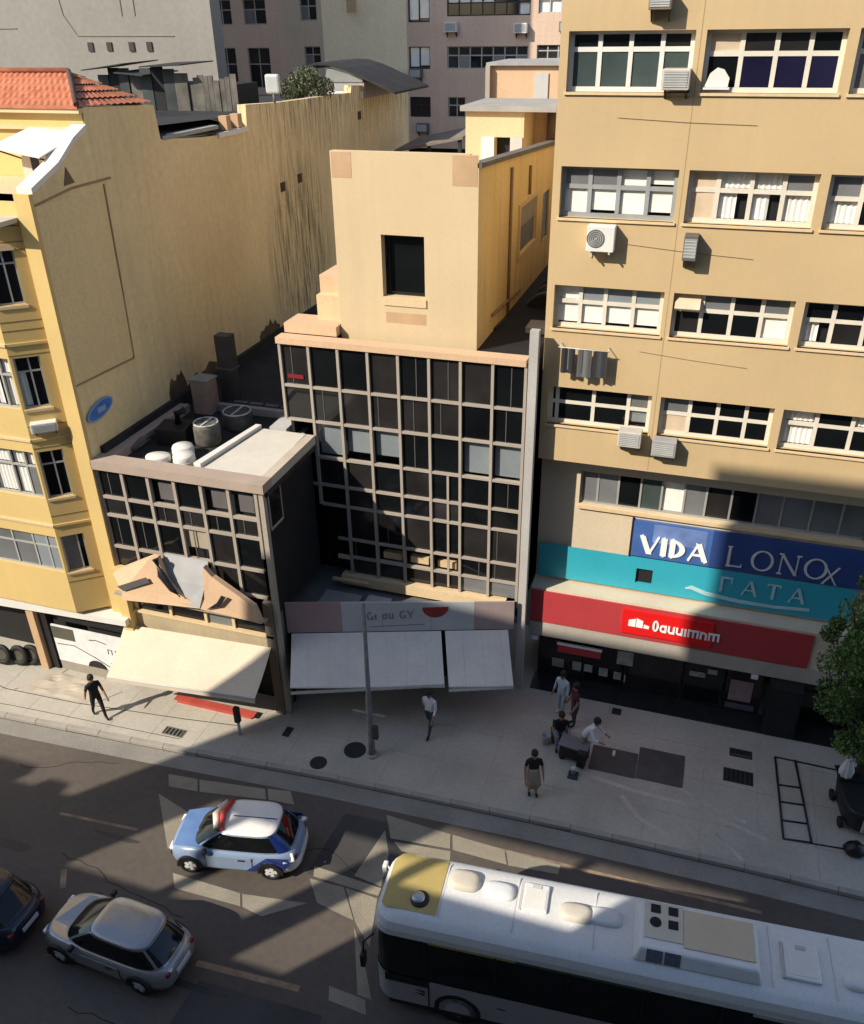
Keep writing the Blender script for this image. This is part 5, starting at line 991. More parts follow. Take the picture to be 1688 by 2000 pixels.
def car(name, label, loc, rz, L, Wd, H, paint, roofm, glass, hoodm=None, lowerm=None, rearm=None, wb=.62, boxy=.3, fz=.70, bz=.92):
    """front points to local -x"""
    t = thing(name, label, 'car', loc, rz); a, b = L/2, Wd/2; N = 44
    belt = bz
    def ztop(x):
        f_ = (x+a)/L
        if f_ < .27: k = f_/.27; return fz+(belt-.04-fz)*math.sin(k*math.pi/2)
        if f_ > .93: return belt-.04-(f_-.93)/.07*.06
        return belt-.04
    rings = []
    for k, (ins, zf) in enumerate(((.10, .0), (.03, .08), (.0, .3), (.0, .62), (.03, .86), (.10, .98), (.17, 1.0))):
        o = sup(a-ins*1.0, b-ins*.8, 5.0-k*.15, N); rings.append([(x, y, .20+(ztop(x)-.20)*zf) for x, y in o])
    mb = MB(); mb.loft(rings, 0, True, True); body = mb.build('body', [paint], t)
    # greenhouse
    g0, g1 = sup(L*.385, b-.09, 4.2, N, L*.075), sup(L*.215, b-.22, 4.2, N, L*.12)
    g0 = [(x, y, belt-.05) for x, y in g0]
    rr = []
    for k in (0, .5, .85, 1):
        kk = k**1.15; rr.append([(p[0]*(1-kk)+q[0]*kk, p[1]*(1-kk)+q[1]*kk, belt-.05+(H-.05-belt+.05)*k) for p, q in zip(g0, g1)])
    mb = MB(); mb.loft(rr, 0, False, True); mb.build('cabin', [paint], t)
    # roof panel
    ro = [sup(L*.222, b-.205, 4.2, N, L*.12), sup(L*.215, b-.215, 4.2, N, L*.12), sup(L*.18, b-.29, 4.2, N, L*.12), sup(L*.07, b-.6, 4, N, L*.12)]
    mb = MB(); mb.loft([[(x, y, H-.055) for x, y in ro[0]], [(x, y, H-.025) for x, y in ro[1]], [(x, y, H-.008) for x, y in ro[2]], [(x, y, H) for x, y in ro[3]]], 0); mb.build('roof', roofm, t)
    # windows: quads pushed out from the cabin skin
    def skin(xf, yf, k, off):
        pass
    def pt(i, k, off=.012):
        kk = k**1.15; p, q = g0[i % N], g1[i % N]; x, y, z = p[0]*(1-kk)+q[0]*kk, p[1]*(1-kk)+q[1]*kk, belt-.05+(H-belt)*k
        n_ = Vector((x-L*.11, y*1.8, .35)).normalized()*off; return (x+n_.x, y+n_.y, z+n_.z)
    def panel(nm, i0, i1, k0, k1, m, off=.012):
        mb = MB()
        for i in range(i0, i1):
            for j in range(3):
                a_, b_ = k0+(k1-k0)*j/3, k0+(k1-k0)*(j+1)/3; mb.poly([pt(i, a_, off), pt(i+1, a_, off), pt(i+1, b_, off), pt(i, b_, off)], 0, True)
        mb.build(nm, m, t)
    q = N//4
    panel('windscreen', 17, 27, .06, .97, glass); panel('rear_window', -4, 4, .12, .94, glass)
    for s0, s1 in ((5, 10), (10, 16), (28, 34), (34, 39)): panel('side_window', s0, s1, .10, .93, glass)
    for y in (-b+.085, b-.085):
        for x in (-L*wb/2-.05, L*wb/2-.05): wheel(t, x, y, .30, .19, mat('dull_hub', (.16, .16, .165), .4, .15, 4, metal=.4))
    for s_ in (-1, 1):
        MB().box(-L*.20, -L*.20+.10, s_*(b+.02)-.08, s_*(b+.02)+.08, belt-.06, belt+.07).build('mirror', BLACK, t, bevel=.02)
        MB().box(-a+.02, -a+.16, s_*(b-.36)-.13, s_*(b-.36)+.13, fz-.17, fz-.07).build('headlight', LETW, t, bevel=.03)
        MB().box(a-.16, a-.04, s_*(b-.31)-.06, s_*(b-.31)+.06, .61, .72).build('tail_light', mat('tail_red', (.20, .012, .012), .3), t, bevel=.02)
        MB().box(-L*.19, L*.16, s_*(b-.004)-.006, s_*(b-.004)+.006, .32, belt-.16).build('door', lowerm or paint, t, bevel=.004)
        MB().box(L*.06, L*.11, s_*(b+.01)-.012, s_*(b+.01)+.012, belt-.26, belt-.22).build('door_handle', BLACK, t)
    MB().box(-a-.01, -a+.08, -b*.62, b*.62, .30, .44).build('front_grille', BLACK, t, bevel=.02)
    MB().box(a-.09, a+.02, -.26, .26, .48, .60).build('number_plate', LETS, t)
    for s_ in (-1, 1):
        for x_ in (-L*.19, L*.165): MB().box(x_-.006, x_+.006, s_*(b+.001)-.004, s_*(b+.001)+.004, .34, belt-.12).build('door_seam', BLACK, t)
    MB().tube([(-L*.30, -b*.3, belt-.01), (-L*.26, b*.35, belt+.03)], .012, 5).build('wiper', BLACK, t)
    t_panel = panel
    PANELS[name] = panel
    return t
PANELS = {}
SILV = mat('silver_paint', (.34, .345, .35), .24, .05, 1, metal=.45, coat=.6); WHP = mat('white_car_paint', (.78, .76, .72), .25, .03, 1, coat=.4)
LBL = mat('powder_blue_paint', (.22, .29, .42), .25, .04, 1, coat=.4); MBL = mat('bonnet_blue_paint', (.10, .20, .42), .22, .06, 1, coat=.5); DBL = mat('deep_blue_paint', (.012, .03, .16), .22, .05, 1, coat=.5); NAV = mat('navy_paint', (.012, .014, .03), .25, .1, 1, coat=.5)
CG = mat('car_glass', (.008, .009, .01), .05, .2, 1, spec=.5)
p1 = car('patrol_car', 'blue and white patrol car with a red roof bar on the patched road', (-10.22, 13.72, 0), R(11.4), 3.6, 1.62, 1.44, LBL, WHP, CG, lowerm=LBL, boxy=.5, fz=.74)
# bonnet, rear quarter, bumper, roof bar
L_ = 3.6
mb = MB(); N_ = 8
def hz(x): f_ = (x+1.8)/3.6; k = min(1, f_/.27); return .74+(.88-.74)*math.sin(k*math.pi/2)+.014
for i in range(N_):
    for j in range(8):
        q = [(-1.62+1.0*ii/N_, (-.60-.08*ii/N_)+(1.2+.16*ii/N_)*jj/8) for ii, jj in ((i, j), (i+1, j), (i+1, j+1), (i, j+1))]
        mb.poly([(x, y, hz(x)+.05*(1-abs(y)/.8)-.03*max(0, .12-abs(y))/.12) for x, y in q], 0, True)
mb.build('bonnet', MBL, p1)
for s_ in (-1, 1):
    mb = MB(); mb.prism([(.40, s_*.812, .30), (.66, s_*.812, .30), (.74, s_*.812, .52), (.90, s_*.812, .67), (1.22, s_*.812, .67), (1.40, s_*.80, .52), (1.46, s_*.79, .42), (1.60, s_*.775, .60), (1.60, s_*.77, .84), (1.0, s_*.80, .84)], (0, s_*.012, 0)); mb.build('rear_quarter', DBL, p1)
    MB().tube([(1.62, s_*.55, .80), (1.70, s_*.70, .72), (1.45, s_*.80, .70)], [.05, .06, .03], 8).build('tail_strip', LETW, p1)
for i0_, i1_ in ((3, 7), (37, 41)): PANELS['patrol_car']('rear_pillar', i0_, i1_, .06, .96, DBL, .018)
rings = [[(x, y, z) for x, y in sup(1.83-ins, .82-ins*.6, 4.6, 44) if True] for ins, z in ((.06, .22), (0, .32), (0, .5), (.05, .60))]
mb = MB()
for i in range(3):
    for k in range(44):
        q = [rings[i][k], rings[i][(k+1) % 44], rings[i+1][(k+1) % 44], rings[i+1][k]]
        if min(p[0] for p in q) > 1.25: mb.poly(q, 0, True)
mb.build('rear_bumper', WHP, p1)
MB().tube([(-.22, -.52, 1.44), (-.34, 0, 1.50), (-.22, .52, 1.44)], [.06, .085, .06], 10).build('light_bar', mat('bar_red', (.50, .06, .05), .35), p1)
MB().tube([(-.40, -.45, 1.38), (-.54, 0, 1.42), (-.40, .45, 1.38)], [.07, .11, .07], 10).build('light_bar_cover', mat('bar_cream', (.72, .60, .48), .5), p1)
MB().box(-.05, 1.15, -.012, .012, 1.436, 1.447).build('roof_seam', BLACK, p1)
for (a_, b_) in (((-.95, -.35, .95), (-.55, .1, 1.26)), ((-.85, .35, .98), (-.52, .05, 1.28)), ((-.75, .62, 1.02), (-.45, .6, 1.32))): MB().tube([a_, b_], .03, 6).build('wiper_frame', LETS, p1)
p2 = car('silver_hatchback', 'silver hatchback with a black windscreen in the shaded near lane', (-11.62, 10.2, 0), R(-2.5), 3.75, 1.56, 1.34, SILV, SILV, CG, fz=.70, bz=.86)
p3 = car('navy_saloon', 'dark navy car running ahead of the silver hatchback, cut by the left edge', (-16.15, 9.95, 0), R(-1.5), 4.3, 1.7, 1.3, NAV, NAV, CG, fz=.7)
glyphs('nmuIImIm', plane(-15.0, 9.6, math.cos(R(-2)), math.sin(R(-2))), -.1, 0, .16, LETS, None, .2, 0, .6, .05, name='tmp') if False else None
mb = MB()
for k in range(9): mb.box(.55+k*.105, .55+k*.105+.075, -.42-(k % 3)*.01, -.25+(k % 2)*.02, 1.302, 1.308)
mb.build('roof_lettering', LETS, p3)

# bus
bus = thing('city_bus', 'white and grey city bus with an ochre front roof and rooftop air unit', 'bus', (-5.2, 11.8, 0), R(4.2)); bus.scale.z = 1.045
BW, BH, BL_ = .98, 3.12, 13.5
GREY_B = mat('bus_grey_paint', (.36, .355, .35), .35, .06, .8, coat=.3); BWH = mat('bus_white_roof', (.66, .66, .65), .4, .05, .7, 0, .12, (.42, .41, .40)); OCH = mat('bus_ochre', (.44, .34, .12), .45, .08, 1, 0, .1)
def plan(ins, r=.55, n=7):                    # plan outline of the bus, rounded front
    hw = BW-ins; o = []
    for k in range(n+1): a = math.pi/2*k/n; o.append((ins+r*(1-math.sin(a)), -hw+r*.7*(1-math.cos(a)) if False else -hw+r*.7*(1-math.cos(a))))
    return o
def outline(ins, zt_=None):
    hw = BW-ins; r = min(.45, hw*.8); o = []
    n = 6
    o.append((BL_-ins, -hw))
    for k in range(n+1): a = math.pi/2*k/n; o.append((ins+r-r*math.sin(a), -hw+r-r*math.cos(a)))
    for k in range(n+1): a = math.pi/2*k/n; o.append((ins+r-r*math.cos(a), hw-r+r*math.sin(a)))
    o.append((BL_-ins, hw)); return o
def shell(nm, lv, m, cap0=False, cap1=False, smooth=True):
    mb = MB(); mb.loft([[(x, y, z) for x, y in outline(i)] for i, z in lv], 0, cap0, cap1, False); return mb.build(nm, m, bus)
shell('lower_body', [(.08, .30), (.0, .38), (.0, 1.28)], GREY_B, True)
shell('window_band', [(.012, 1.28), (.03, 2.62)], GL1)
shell('roof_side', [(.0, 2.62), (.012, 2.78), (.07, 2.95)], BWH)
mb = MB(); mb.loft([[(x, y, z) for x, y in outline(i)] for i, z in ((.07, 2.95), (.18, 3.06), (.36, 3.11), (.60, 3.13))], 0, False, True, True); mb.build('roof', BWH, bus)
# ochre front cap, as a skin 6 mm above the roof
def rz_(x, y):
    d = min(BW-abs(y), x+.02); 
    tb = ((.07, 2.95), (.18, 3.06), (.36, 3.11), (.60, 3.13))
    if d >= .6: return 3.13
    for (a, za), (b_, zb_) in zip(tb, tb[1:]):
        if d <= b_: return za+(zb_-za)*max(0, d-a)/(b_-a)
    return 3.13
mb = MB(); nx, ny = 14, 14
def oc(i, j):
    x = .16+1.24*i/nx; y = -.66+1.50*j/ny; rr = .40
    y = max(-BW+.10, min(BW-.12, y)); xx = max(x, .14+max(0, abs(y)-.5)*.9*abs(y)); return (xx, y, rz_(xx, y)+.014)
for i in range(nx):
    for j in range(ny): mb.poly([oc(i, j), oc(i+1, j), oc(i+1, j+1), oc(i, j+1)], 0, True)
mb.build('roof_cap', OCH, bus)
mb = MB().lathe([(.21, 0), (.21, .04), (.17, .05)], (.98, -.36, 3.12), 20); vt = mb.build('roof_vent', BLACK, bus); MB().lathe([(.15, .04), (.15, .07), (.10, .10), (0, .11)], (.94, -.35, 3.12), 18).build('vent_dome', CHR, vt)
WP = mat('bus_fitting', (.68, .68, .67), .4, .06, 2); CP = mat('bus_fitting_cream', (.56, .51, .42), .45, .06, 2)
def pod_(x, y, rx, ry, h, m, nm='roof_pod'): 
    mb = MB(); mb.loft([[(x+rx*s_*math.copysign(abs(math.cos(2*math.pi*k/24))**.6, math.cos(2*math.pi*k/24)), y+ry*s_*math.copysign(abs(math.sin(2*math.pi*k/24))**.6, math.sin(2*math.pi*k/24)), 3.10+h*z) for k in range(24)] for s_, z in ((1, 0), (.98, .5), (.88, .85), (.6, 1), (.2, 1.04))], 0); mb.build(nm, m, bus)
pod_(1.85, .30, .36, .26, .16, CP); pod_(2.65, .22, .36, .22, .14, WP); pod_(4.35, .05, .36, .22, .16, CP); pod_(4.95, .10, .38, .22, .12, WP); pod_(10.0, -.25, .35, .18, .14, WP)
def hatch(x, y, a, b):
    h_ = MB().box(x-a, x+a, y-b, y+b, 3.125, 3.20).build('roof_hatch', WP, bus, bevel=.03); MB().box(x-a-.06, x-a-.005, y-b, y+b, 3.126, 3.17).build('hinge', LGREY, h_); MB().box(x-.1, x+.1, y+b-.14, y+b-.05, 3.201, 3.215).build('handle', LGREY, h_); MB().box(x-a*.8, x+a*.8, y-b*.8, y+b*.6, 3.201, 3.208).build('rib_panel', WHITE, h_)
for x in (1.45, 3.05, 4.75, 6.5, 8.3, 9.5, 11): MB().box(x-.008, x+.008, -BW+.30, BW-.30, 3.115, 3.1345).build('roof_seam', LGREY, bus)
hatch(3.45, .22, .28, .34); hatch(8.9, -.05, .34, .40)
au = MB(); au.hexa([(5.55, -.72, 3.10), (8.1, -.72, 3.10), (8.1, .66, 3.10), (5.55, .66, 3.10), (5.68, -.60, 3.40), (8.0, -.60, 3.40), (8.0, .52, 3.40), (5.68, .52, 3.40)]); au = au.build('air_unit', WP, bus, bevel=.05)
MB().box(6.55, 7.95, -.44, .44, 3.402, 3.425).build('beige_cover', mat('unit_beige', (.56, .46, .33), .6, .05), au); MB().box(5.75, 6.54, -.36, .50, 3.402, 3.42).build('fan_plate', CP, au)
for x, y, r_ in ((5.98, .34, 0), (6.34, .34, 0), (5.98, .02, 1), (6.34, .02, 0)):
    if r_: MB().lathe([(.12, 0), (.12, .012)], (x, y, 3.42), 16).build('fan_opening', DARK, au)
    else: MB().box(x-.10, x+.10, y-.10, y+.10, 3.421, 3.432).build('fan_opening', DARK, au)
GRL = mat('grille_blue_grey', (.12, .13, .17), .5, .3, 8)
for x in (5.98, 6.34): MB().hexa([(x-.16, -.70, 3.14), (x+.16, -.70, 3.14), (x+.16, -.60, 3.39), (x-.16, -.60, 3.39), (x-.16, -.712, 3.145), (x+.16, -.712, 3.145), (x+.16, -.612, 3.395), (x-.16, -.612, 3.395)]).build('grille', GRL, au)
for i, (x, c_) in enumerate(((1.2, 0), (2.75, 0), (4.3, 0), (5.85, 0), (7.4, 0), (8.95, 0), (10.5, 0))):
    f_ = MB().box(x, x+.05, -BW-.012, -BW+.03, 1.3, 2.60).build('window_post', BLACK, bus)
for i in range(7): MB().hexa([(1.25+i*1.55+.02, -BW-.0, 1.34), (1.25+(i+1)*1.55-.07, -BW-.0, 1.34), (1.25+(i+1)*1.55-.07, -BW+.03, 2.56), (1.25+i*1.55+.02, -BW+.03, 2.56), (1.25+i*1.55+.02, -BW-.008, 1.34), (1.25+(i+1)*1.55-.07, -BW-.008, 1.34), (1.25+(i+1)*1.55-.07, -BW+.022, 2.36), (1.25+i*1.55+.02, -BW+.022, 2.36)]).build('side_window', CG, bus)
MB().box(1.3, 6.0, -BW-.004, -BW+.03, 2.57, 2.64).build('green_strip', mat('strip_green', (.05, .10, .05), .4), bus); MB().box(1.3, 3.2, -BW-.010, -BW-.005, 2.58, 2.64).build('ochre_strip', OCH, bus); MB().box(8.0, 10.4, -BW-.006, -BW+.03, 2.53, 2.64).build('grey_strip', LGREY, bus)
MB().box(1.28, 1.31, -BW-.012, -BW, .36, 1.28).build('door_seam', BLACK, bus)
MB().box(.28, 1.28, -BW-.007, -BW-.001, 1.05, 1.30).build('driver_window', CG, bus)
mb = MB(); mb.prism([(.95, -BW-.002, .92), (1.2, -BW-.002, .92), (1.2, -BW-.002, .84)], (0, -.004, 0)); mb.prism([(.95, -BW-.002, .8), (1.2, -BW-.002, .82), (1.2, -BW-.002, .74)], (0, -.004, 0)); mb.build('side_emblem', BLACK, bus)
MB().box(2.85, 3.05, -BW-.006, -BW-.001, .86, .89).build('side_badge', BLACK, bus)
for x in (1.95, 9.6):
    for y in (-BW+.14, BW-.14): wheel(bus, x, y, .46, .28, mat('bus_hub', (.40, .45, .52), .25, .15, 5, metal=.5))
MB().box(.35, 13, -BW-.015, -BW+.02, .28, .36).build('skirt', BLACK, bus)
rg = MB().tube([(.02, -.80, 2.3), (-.18, -.98, 2.2), (-.2, -1.0, 1.8)], .025, 6).build('mirror_arm', BLACK, bus); MB().box(-.26, -.14, -1.10, -.90, 1.45, 1.85).build('mirror_head', BLACK, rg, bevel=.03)
rg = MB().tube([(.02, .80, 2.3), (-.20, .92, 2.4)], .025, 6).build('mirror_arm', WP, bus); MB().box(-.27, -.15, .82, 1.02, 2.05, 2.42).build('mirror_head', WP, rg, bevel=.03)

# ------------------------------------------------------------------ TREE at the right edge
t = thing('street_tree', 'leafy green street tree at the right edge in front of the shop signs', 'tree', (6.1, 20.7, .13), absolute=True)
mb = MB().tube([(6.1, 20.7, .1), (6.05, 20.7, 1.4), (5.95, 20.7, 2.6), (5.8, 20.65, 4.2), (5.6, 20.6, 6.2)], [.17, .14, .12, .09, .04], 10)
for p in ([(6.0, 20.7, 2.3), (5.3, 20.5, 3.2), (4.7, 20.4, 4.0)], [(5.9, 20.7, 3.2), (6.7, 20.9, 4.4), (7.2, 21, 5.4)], [(5.8, 20.65, 4.0), (5.1, 20.9, 5.3), (4.7, 20.8, 6.6)], [(5.9, 20.7, 2.9), (6.0, 19.9, 4.0), (5.9, 19.5, 5.0)]): mb.tube(p, [.07, .05, .02], 6)
mb.build('trunk', mat('bark', (.09, .07, .05), .9, .3, 4), t)
rr_ = random.Random(3); cl_ = []
for k in range(125):
    a = rr_.uniform(0, 6.28); h_ = rr_.uniform(2.3, 9.4); rad = 1.8*math.sin(max(.12, min(.9, (h_-1.4)/8.8))*math.pi)**.6*rr_.uniform(.35, 1)
    cl_.append((5.95+rad*math.cos(a)*1.0, 20.55+rad*math.sin(a), h_, rr_.uniform(.25, .5)))
foliage('crown', t, cl_, 380, .058, [LF1, LF2, LF1, LF3], 9)
t = thing('tree_planter', 'pale planter rim at the right edge under the street tree', 'planter', (6.35, 22.4, .13), 0)
MB().box(-.4, .6, -.25, .25, 0, .28).build('box', LGREY, t, bevel=.02); MB().box(-.34, .54, -.19, .19, .281, .29).build('soil', BITUM, t)

# ------------------------------------------------------------------ PEOPLE
SKIN = mat('skin', (.28, .16, .10), .6, .08, 6); HAIR = mat('dark_hair', (.015, .012, .010), .7)
def person(label, loc, rz, shirt, trousers, shoes, pose='stand', hair=HAIR, hat=None, sleeves=False, coat=False):
    t = thing('person', label, 'person', loc, rz, 'people on the pavement')
    if pose == 'walk': lg = [(.04, -.28, -.10), (-.04, .30, .12)]; arms = [(.12, .05), (-.10, -.02)]
    else: lg = [(.03, -.03, 0), (-.03, .03, 0)]; arms = [(.06, .02), (.04, .02)]
    hip, ch_, nk, hd = .92, 1.33, 1.47, 1.60
    V, E, RR, K = [], [], [], []
    def v(p, r, k): V.append(p); RR.append(r); K.append(k); return len(V)-1
    if pose in ('sit', 'squat'): hip, ch_, nk, hd = .45, .86, 1.0, 1.13
    lean = {'bend': .32, 'sit': .06, 'squat': .12}.get(pose, .02)
    p0 = v((0, 0, hip), (.155, .115), 2); p1_ = v((0, -lean*.4, hip+.22), (.145, .105), 1); p2_ = v((0, -lean, ch_), (.175, .115), 1); p3_ = v((0, -lean*1.15, nk), (.06, .06), 0); p4 = v((0, -lean*1.25-.015, hd), (.085, .098), 0); p5 = v((0, -lean*1.3-.01, hd+.12), (.075, .085), 0)
    for a, b in ((p0, p1_), (p1_, p2_), (p2_, p3_), (p3_, p4), (p4, p5)): E.append((a, b))
    hands = []
    for s_, (dx, yk, _) in zip((1, -1), lg):
        h_ = v((s_*.10, 0, hip-.06), (.10, .10), 2)
        if pose in ('sit', 'squat'): kn = v((s_*.14, -.42, hip+(.02 if pose == 'sit' else .08)), (.068, .068), 2); an = v((s_*.14, -.40, .10), (.045, .045), 2); ft = v((s_*.14, -.56, .05), (.04, .035), 3)
        else: kn = v((s_*.10, yk*.45-.03, .49), (.068, .068), 2); an = v((s_*.10, yk, .10), (.045, .045), 2); ft = v((s_*.11, yk-.16, .045), (.042, .035), 3)
        for a, b in ((p0, h_), (h_, kn), (kn, an), (an, ft)): E.append((a, b))
    for s_, (yk, _) in zip((1, -1), arms):
        sh = v((s_*.19, -lean, ch_+.05), (.066, .066), 1)
        if pose in ('bend', 'sit', 'squat'): el = v((s_*.25, -lean-.14, ch_-.20), (.046, .046), 1 if sleeves else 0); wr = v((s_*.20, -lean-.36, ch_-.24), (.032, .032), 0)
        else: el = v((s_*.25, -yk*.6, ch_-.22), (.046, .046), 1 if sleeves else 0); wr = v((s_*.26, -yk*2.2-.06, ch_-.46), (.032, .032), 0)
        hn = v(tuple(V[wr][i]+(V[wr][i]-V[el][i])*.28 for i in range(3)), (.036, .022), 0); hands.append((V[el], V[wr], V[hn], s_))
        for a, b in ((p2_, sh), (sh, el), (el, wr), (wr, hn)): E.append((a, b))
    me = bpy.data.meshes.new('person_skeleton'); me.from_pydata(V, E, []); o = bpy.data.objects.new('tmp', me); COL.objects.link(o)
    md = o.modifiers.new('s', 'SKIN'); md.use_smooth_shade = True
    for i, sv in enumerate(me.skin_vertices[0].data): sv.radius = RR[i]; sv.use_root = (i == 0)
    o.modifiers.new('ss', 'SUBSURF').levels = 2
    dg = bpy.context.evaluated_depsgraph_get(); dg.update(); bm_ = bpy.data.meshes.new_from_object(o.evaluated_get(dg)); bpy.data.objects.remove(o); bm_.name = 'body'
    bm_.materials.clear()
    for m in (SKIN, shirt, trousers, shoes): bm_.materials.append(m)
    for pl in bm_.polygons:
        c = pl.center; best, bk = 9, 0
        for a, b in E:
            A, B_ = Vector(V[a]), Vector(V[b]); ab = B_-A; tt = max(0, min(1, (c-A).dot(ab)/max(1e-9, ab.dot(ab)))); d = (A+ab*tt-c).length/max(.05, RR[a][0]*(1-tt)+RR[b][0]*tt)
            if d < best:
                best = d; bk = K[b] if tt > .25 else K[a]
                if K[a] == 1 and K[b] == 0: bk = 1 if tt < .62 else 0
        pl.material_index = bk; pl.use_smooth = True
    # fingers, joined into the same mesh
    b2 = bmesh.new(); b2.from_mesh(bm_)
    for el, wr, hn, s_ in hands:
        d = (Vector(hn)-Vector(wr)).normalized(); sd = Vector((0, 1, 0)) if abs(d.y) < .7 else Vector((1, 0, 0)); sd = (sd-d*sd.dot(d)).normalized(); nr = d.cross(sd)
        for k in range(5):
            if k < 4: base = Vector(hn)+sd*(k-1.5)*.019; l_ = (.060, .072, .066, .050)[k]; dd = d
            else: base = Vector(wr)+d*.03-sd*.03; l_ = .055; dd = (d-sd*.8).normalized()
            pts = [base-dd*.02, base+dd*l_*.55, base+dd*l_+nr*.015*s_]; prev = None
            for q_, rr in zip(pts, (.009, .0085, .006)):
                ring = [b2.verts.new(q_+(sd*math.cos(a_*math.pi/2.5)+nr*math.sin(a_*math.pi/2.5))*rr) for a_ in range(5)]
                if prev:
                    for a_ in range(5): b2.faces.new((prev[a_], prev[(a_+1) % 5], ring[(a_+1) % 5], ring[a_]))
                prev = ring
            b2.faces.new(prev)
    hdp = Vector(V[p4])
    for dx, dz, sx, sz, dy, mi_ in ((0, -.005, .016, .024, -.105, 0), (.088, .0, .012, .03, 0, 0), (-.088, .0, .012, .03, 0, 0)):   # nose, ears
        r_ = bmesh.ops.create_icosphere(b2, subdivisions=1, radius=1, matrix=Matrix.Translation(hdp+Vector((dx, dy, dz))) @ Matrix.Diagonal((sx, .02, sz, 1)))
    b2.to_mesh(bm_); b2.free(); link('body', bm_, t)
    for dx in (-.034, .034): MB().lathe([(0, -.011), (.011, 0), (0, .011)], (hdp.x+dx, hdp.y-.094, hdp.z+.028), 8).build('eye', BLACK, t)
    MB().box(hdp.x-.024, hdp.x+.024, hdp.y-.096, hdp.y-.088, hdp.z-.052, hdp.z-.044).build('mouth', mat('lip', (.2, .07, .06), .6), t)
    hm = MB(); hc = (hdp.x, hdp.y+.014, hdp.z+.055)
    rings = [[(hc[0]+.103*s2*math.cos(2*math.pi*k/16), hc[1]+.118*s2*math.sin(2*math.pi*k/16), hc[2]+z2+(.0 if math.sin(2*math.pi*k/16) < 0 else -.05*s2*(1 if z2 < .03 else 0))) for k in range(16)] for s2, z2 in ((1, 0), (1.0, .05), (.8, .10), (.4, .128), (.05, .135))]
    hm.loft(rings, 0); hm.build('hair' if hat is None else 'cap', hat or hair, t)
    if coat: MB().lathe([(.25, .45), (.21, .75), (.17, 1.02), (.165, 1.1)], (0, 0, 0), 16).build('coat_skirt', trousers, t)
    return t
mm = lambda n_, c: mat(n_, c, .85, .1, 4)
BLKC, WHC, KHA, JEA, GRC, DGC = mm('black_clothing', (.012, .012, .013)), mm('white_clothing', (.62, .63, .64)), mm('khaki_clothing', (.30, .25, .19)), mm('pale_jeans', (.16, .21, .28)), mm('grey_clothing', (.16, .16, .17)), mm('dark_grey_clothing', (.05, .05, .055))
person('person in black walking over the sunlit pavement beside the beige sheet', (-17.3, 17.05, .131), R(60), BLKC, BLKC, BLKC, 'walk')
person('person in a white shirt and dark trousers stepping out under the white awning', (-6.6, 19.55, .131), R(-10), WHC, DGC, BLKC, 'walk', sleeves=True)
person('person in black top and long khaki skirt standing alone near the kerb', (-2.93, 18.0, .131), R(20), BLKC, KHA, BLKC, 'stand', coat=True)
person('person in white striped shirt and khaki trousers at the black trolley', (-1.78, 19.95, .131), R(70), WHC, KHA, DGC, 'bend', sleeves=True)
person('person in black shirt and pale jeans sitting on the crate next to a white bucket', (-2.55, 20.35, .131), R(15), BLKC, JEA, BLKC, 'sit')
person('person in light blue and white clothes at the shop step behind the seated one', (-2.75, 21.65, .131), R(-25), mm('pale_blue_clothing', (.42, .50, .56)), mm('pale_blue_trousers', (.34, .42, .48)), WHC, 'stand', sleeves=True)
person('person in dark red top standing at the back of the group', (-2.25, 21.2, .131), R(-60), mm('maroon_clothing', (.07, .02, .02)), DGC, BLKC, 'stand')
t = thing('seat_crate', 'low grey crate used as a seat by the person in black', 'crate', (-2.55, 20.42, .131), R(15))
MB().box(-.28, .28, -.18, .22, 0, .30).build('box', mat('crate_grey', (.10, .10, .11), .8), t, bevel=.01); MB().box(-.29, .29, -.19, .23, .301, .33).build('lid', DGC, t)
t = thing('white_bucket', 'white plastic bucket beside the seated person', 'bucket', (-2.95, 20.15, .131), 0)
MB().lathe([(.11, 0), (.14, .34), (.15, .35), (.13, .35), (.10, .04)], n=16).build('pail', mm('bucket_plastic', (.42, .46, .48)), t); MB().tube([(.14*math.cos(math.pi*k/10), 0, .34+.10*math.sin(math.pi*k/10)) for k in range(11)], .006, 5).build('handle', LGREY, t)
t = thing('black_trolley', 'black box trolley with a grey top among the group of people', 'trolley', (-2.0, 19.75, .131), R(-8))
MB().box(-.42, .42, -.22, .22, .16, .62).build('box', BLACK, t, bevel=.01); MB().box(-.46, .44, -.26, .26, .621, .66).build('top', GRC, t); MB().box(.2, .44, -.42, -.23, .14, .70).build('side_case', BLACK, t)
for x in (-.34, .34):
    for y in (-.17, .17): MB().tube([(x, y-.02, .08), (x, y+.02, .08)], .08, 12).build('castor', RUB, t)
t = thing('small_stand', 'small grey stand with a pale knob in front of the black trolley', 'stand', (-1.9, 19.05, .131), 0)
MB().box(-.15, .15, -.15, .15, 0, .06).build('base', DGC, t); MB().tube([(0, 0, .06), (0, 0, .28)], .07, 10).build('post', GRC, t); MB().lathe([(.08, .28), (.09, .33), (.05, .37), (0, .38)], n=12).build('knob', LGREY, t)
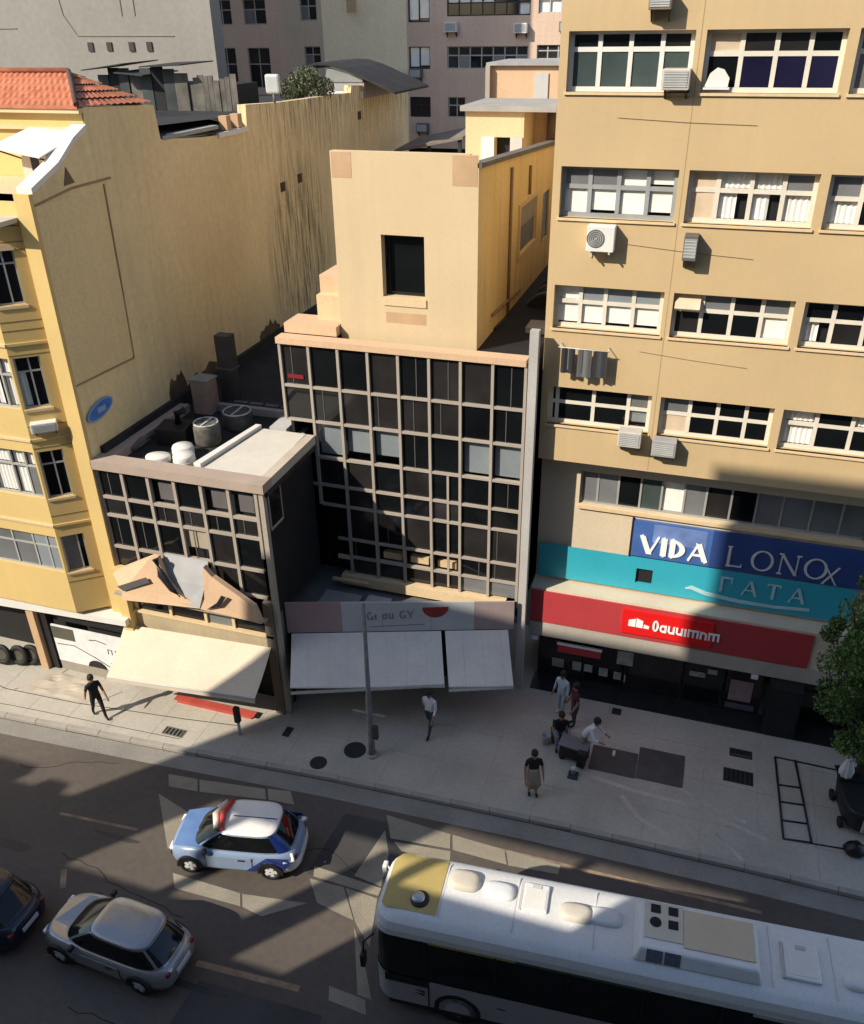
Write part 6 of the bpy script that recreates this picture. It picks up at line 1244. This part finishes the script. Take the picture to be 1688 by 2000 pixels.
# ladder lying on the pavement, cart, parasol, bag
t = thing('ladder', 'black ladder frame lying flat on the pavement near the right edge', 'ladder', (4.3, 20.0, .131), 0)
def lp(a, b): return [(a[0]-4.3, a[1]-20.0, .02), (b[0]-4.3, b[1]-20.0, .02)]
for a, b in (((3.92, 21.62), (4.07, 18.46)), ((4.5, 21.66), (4.8, 18.55))): MB().tube(lp(a, b), .035, 6).build('rail', BLACK, t)
for f_ in (.36, .57, .79, 1.0): MB().tube(lp((3.92+.15*f_, 21.62-3.16*f_), (4.5+.3*f_, 21.66-3.11*f_)), .028, 6).build('rung', BLACK, t)
MB().tube(lp((3.9, 21.63), (6.0, 21.6)), .026, 6).build('rung', BLACK, t); MB().tube(lp((4.05, 18.46), (5.7, 18.6)), .02, 6).build('tie_rod', BLACK, t)
t = thing('vendor_cart', 'black round fronted vendor cart with a grey framed panel at the right edge', 'cart', (6.15, 20.0, .131), R(8))
mb = MB(); mb.loft([[(x, y, z) for x, y in sup(a_, b_, 3.5, 28)] for a_, b_, z in ((.52, .75, .12), (.62, .85, .25), (.68, .92, .85), (.64, .88, .92))], 0); mb.build('body', mat('cart_black', (.014, .014, .016), .45, .2), t)
fr = MB().box(-.25, .35, -.94, -.90, .30, .72).build('panel_frame', LGREY, t); MB().box(-.18, .28, -.95, -.941, .36, .66).build('panel', GL2, fr); MB().box(-.66, .66, .30, .86, .921, .98).build('shelf', BLACK, t)
for y in (-.5, .5): MB().tube([(-.62, y, .16), (-.70, y, .16)], .16, 14).build('wheel', RUB, t)
MB().tube([(-.55, .7, .98), (-.1, 1.1, 1.25)], .05, 8).build('handle_bar', GRC, t)
t = thing('folded_parasol', 'folded white parasol standing on the black vendor cart', 'parasol', (5.60, 20.35, 1.11), 0)
mb = MB(); rings = []
for r_, z_ in ((.05, 0), (.17, .10), (.19, .25), (.13, .5), (.05, .72), (.01, .80)): rings.append([(r_*(1+.12*math.cos(8*2*math.pi*k/32))*math.cos(2*math.pi*k/32), r_*(1+.12*math.cos(8*2*math.pi*k/32))*math.sin(2*math.pi*k/32), z_) for k in range(32)])
mb.loft(rings, 0); mb.build('cloth', WHC, t); MB().tube([(0, 0, -.02), (0, 0, .05)], .025, 8).build('pole', LGREY, t)
t = thing('rubbish_bag', 'tied black rubbish bag on the pavement at the foot of the ladder', 'bag', (5.88, 18.55, .131), 0)
mb = MB(); rings = []
for k, (r_, z_) in enumerate(((.12, 0), (.26, .04), (.30, .14), (.24, .26), (.10, .33), (.05, .36), (.09, .42))): rings.append([(r_*(1+.10*noise.noise(Vector((math.cos(q)*2, math.sin(q)*2, k))))*math.cos(q), .8*r_*(1+.12*noise.noise(Vector((math.cos(q)*2, math.sin(q)*2, k+5))))*math.sin(q), z_) for q in [2*math.pi*j/20 for j in range(20)]])
mb.loft(rings, 0); mb.build('sack', mat('bag_plastic', (.012, .012, .013), .35), t)
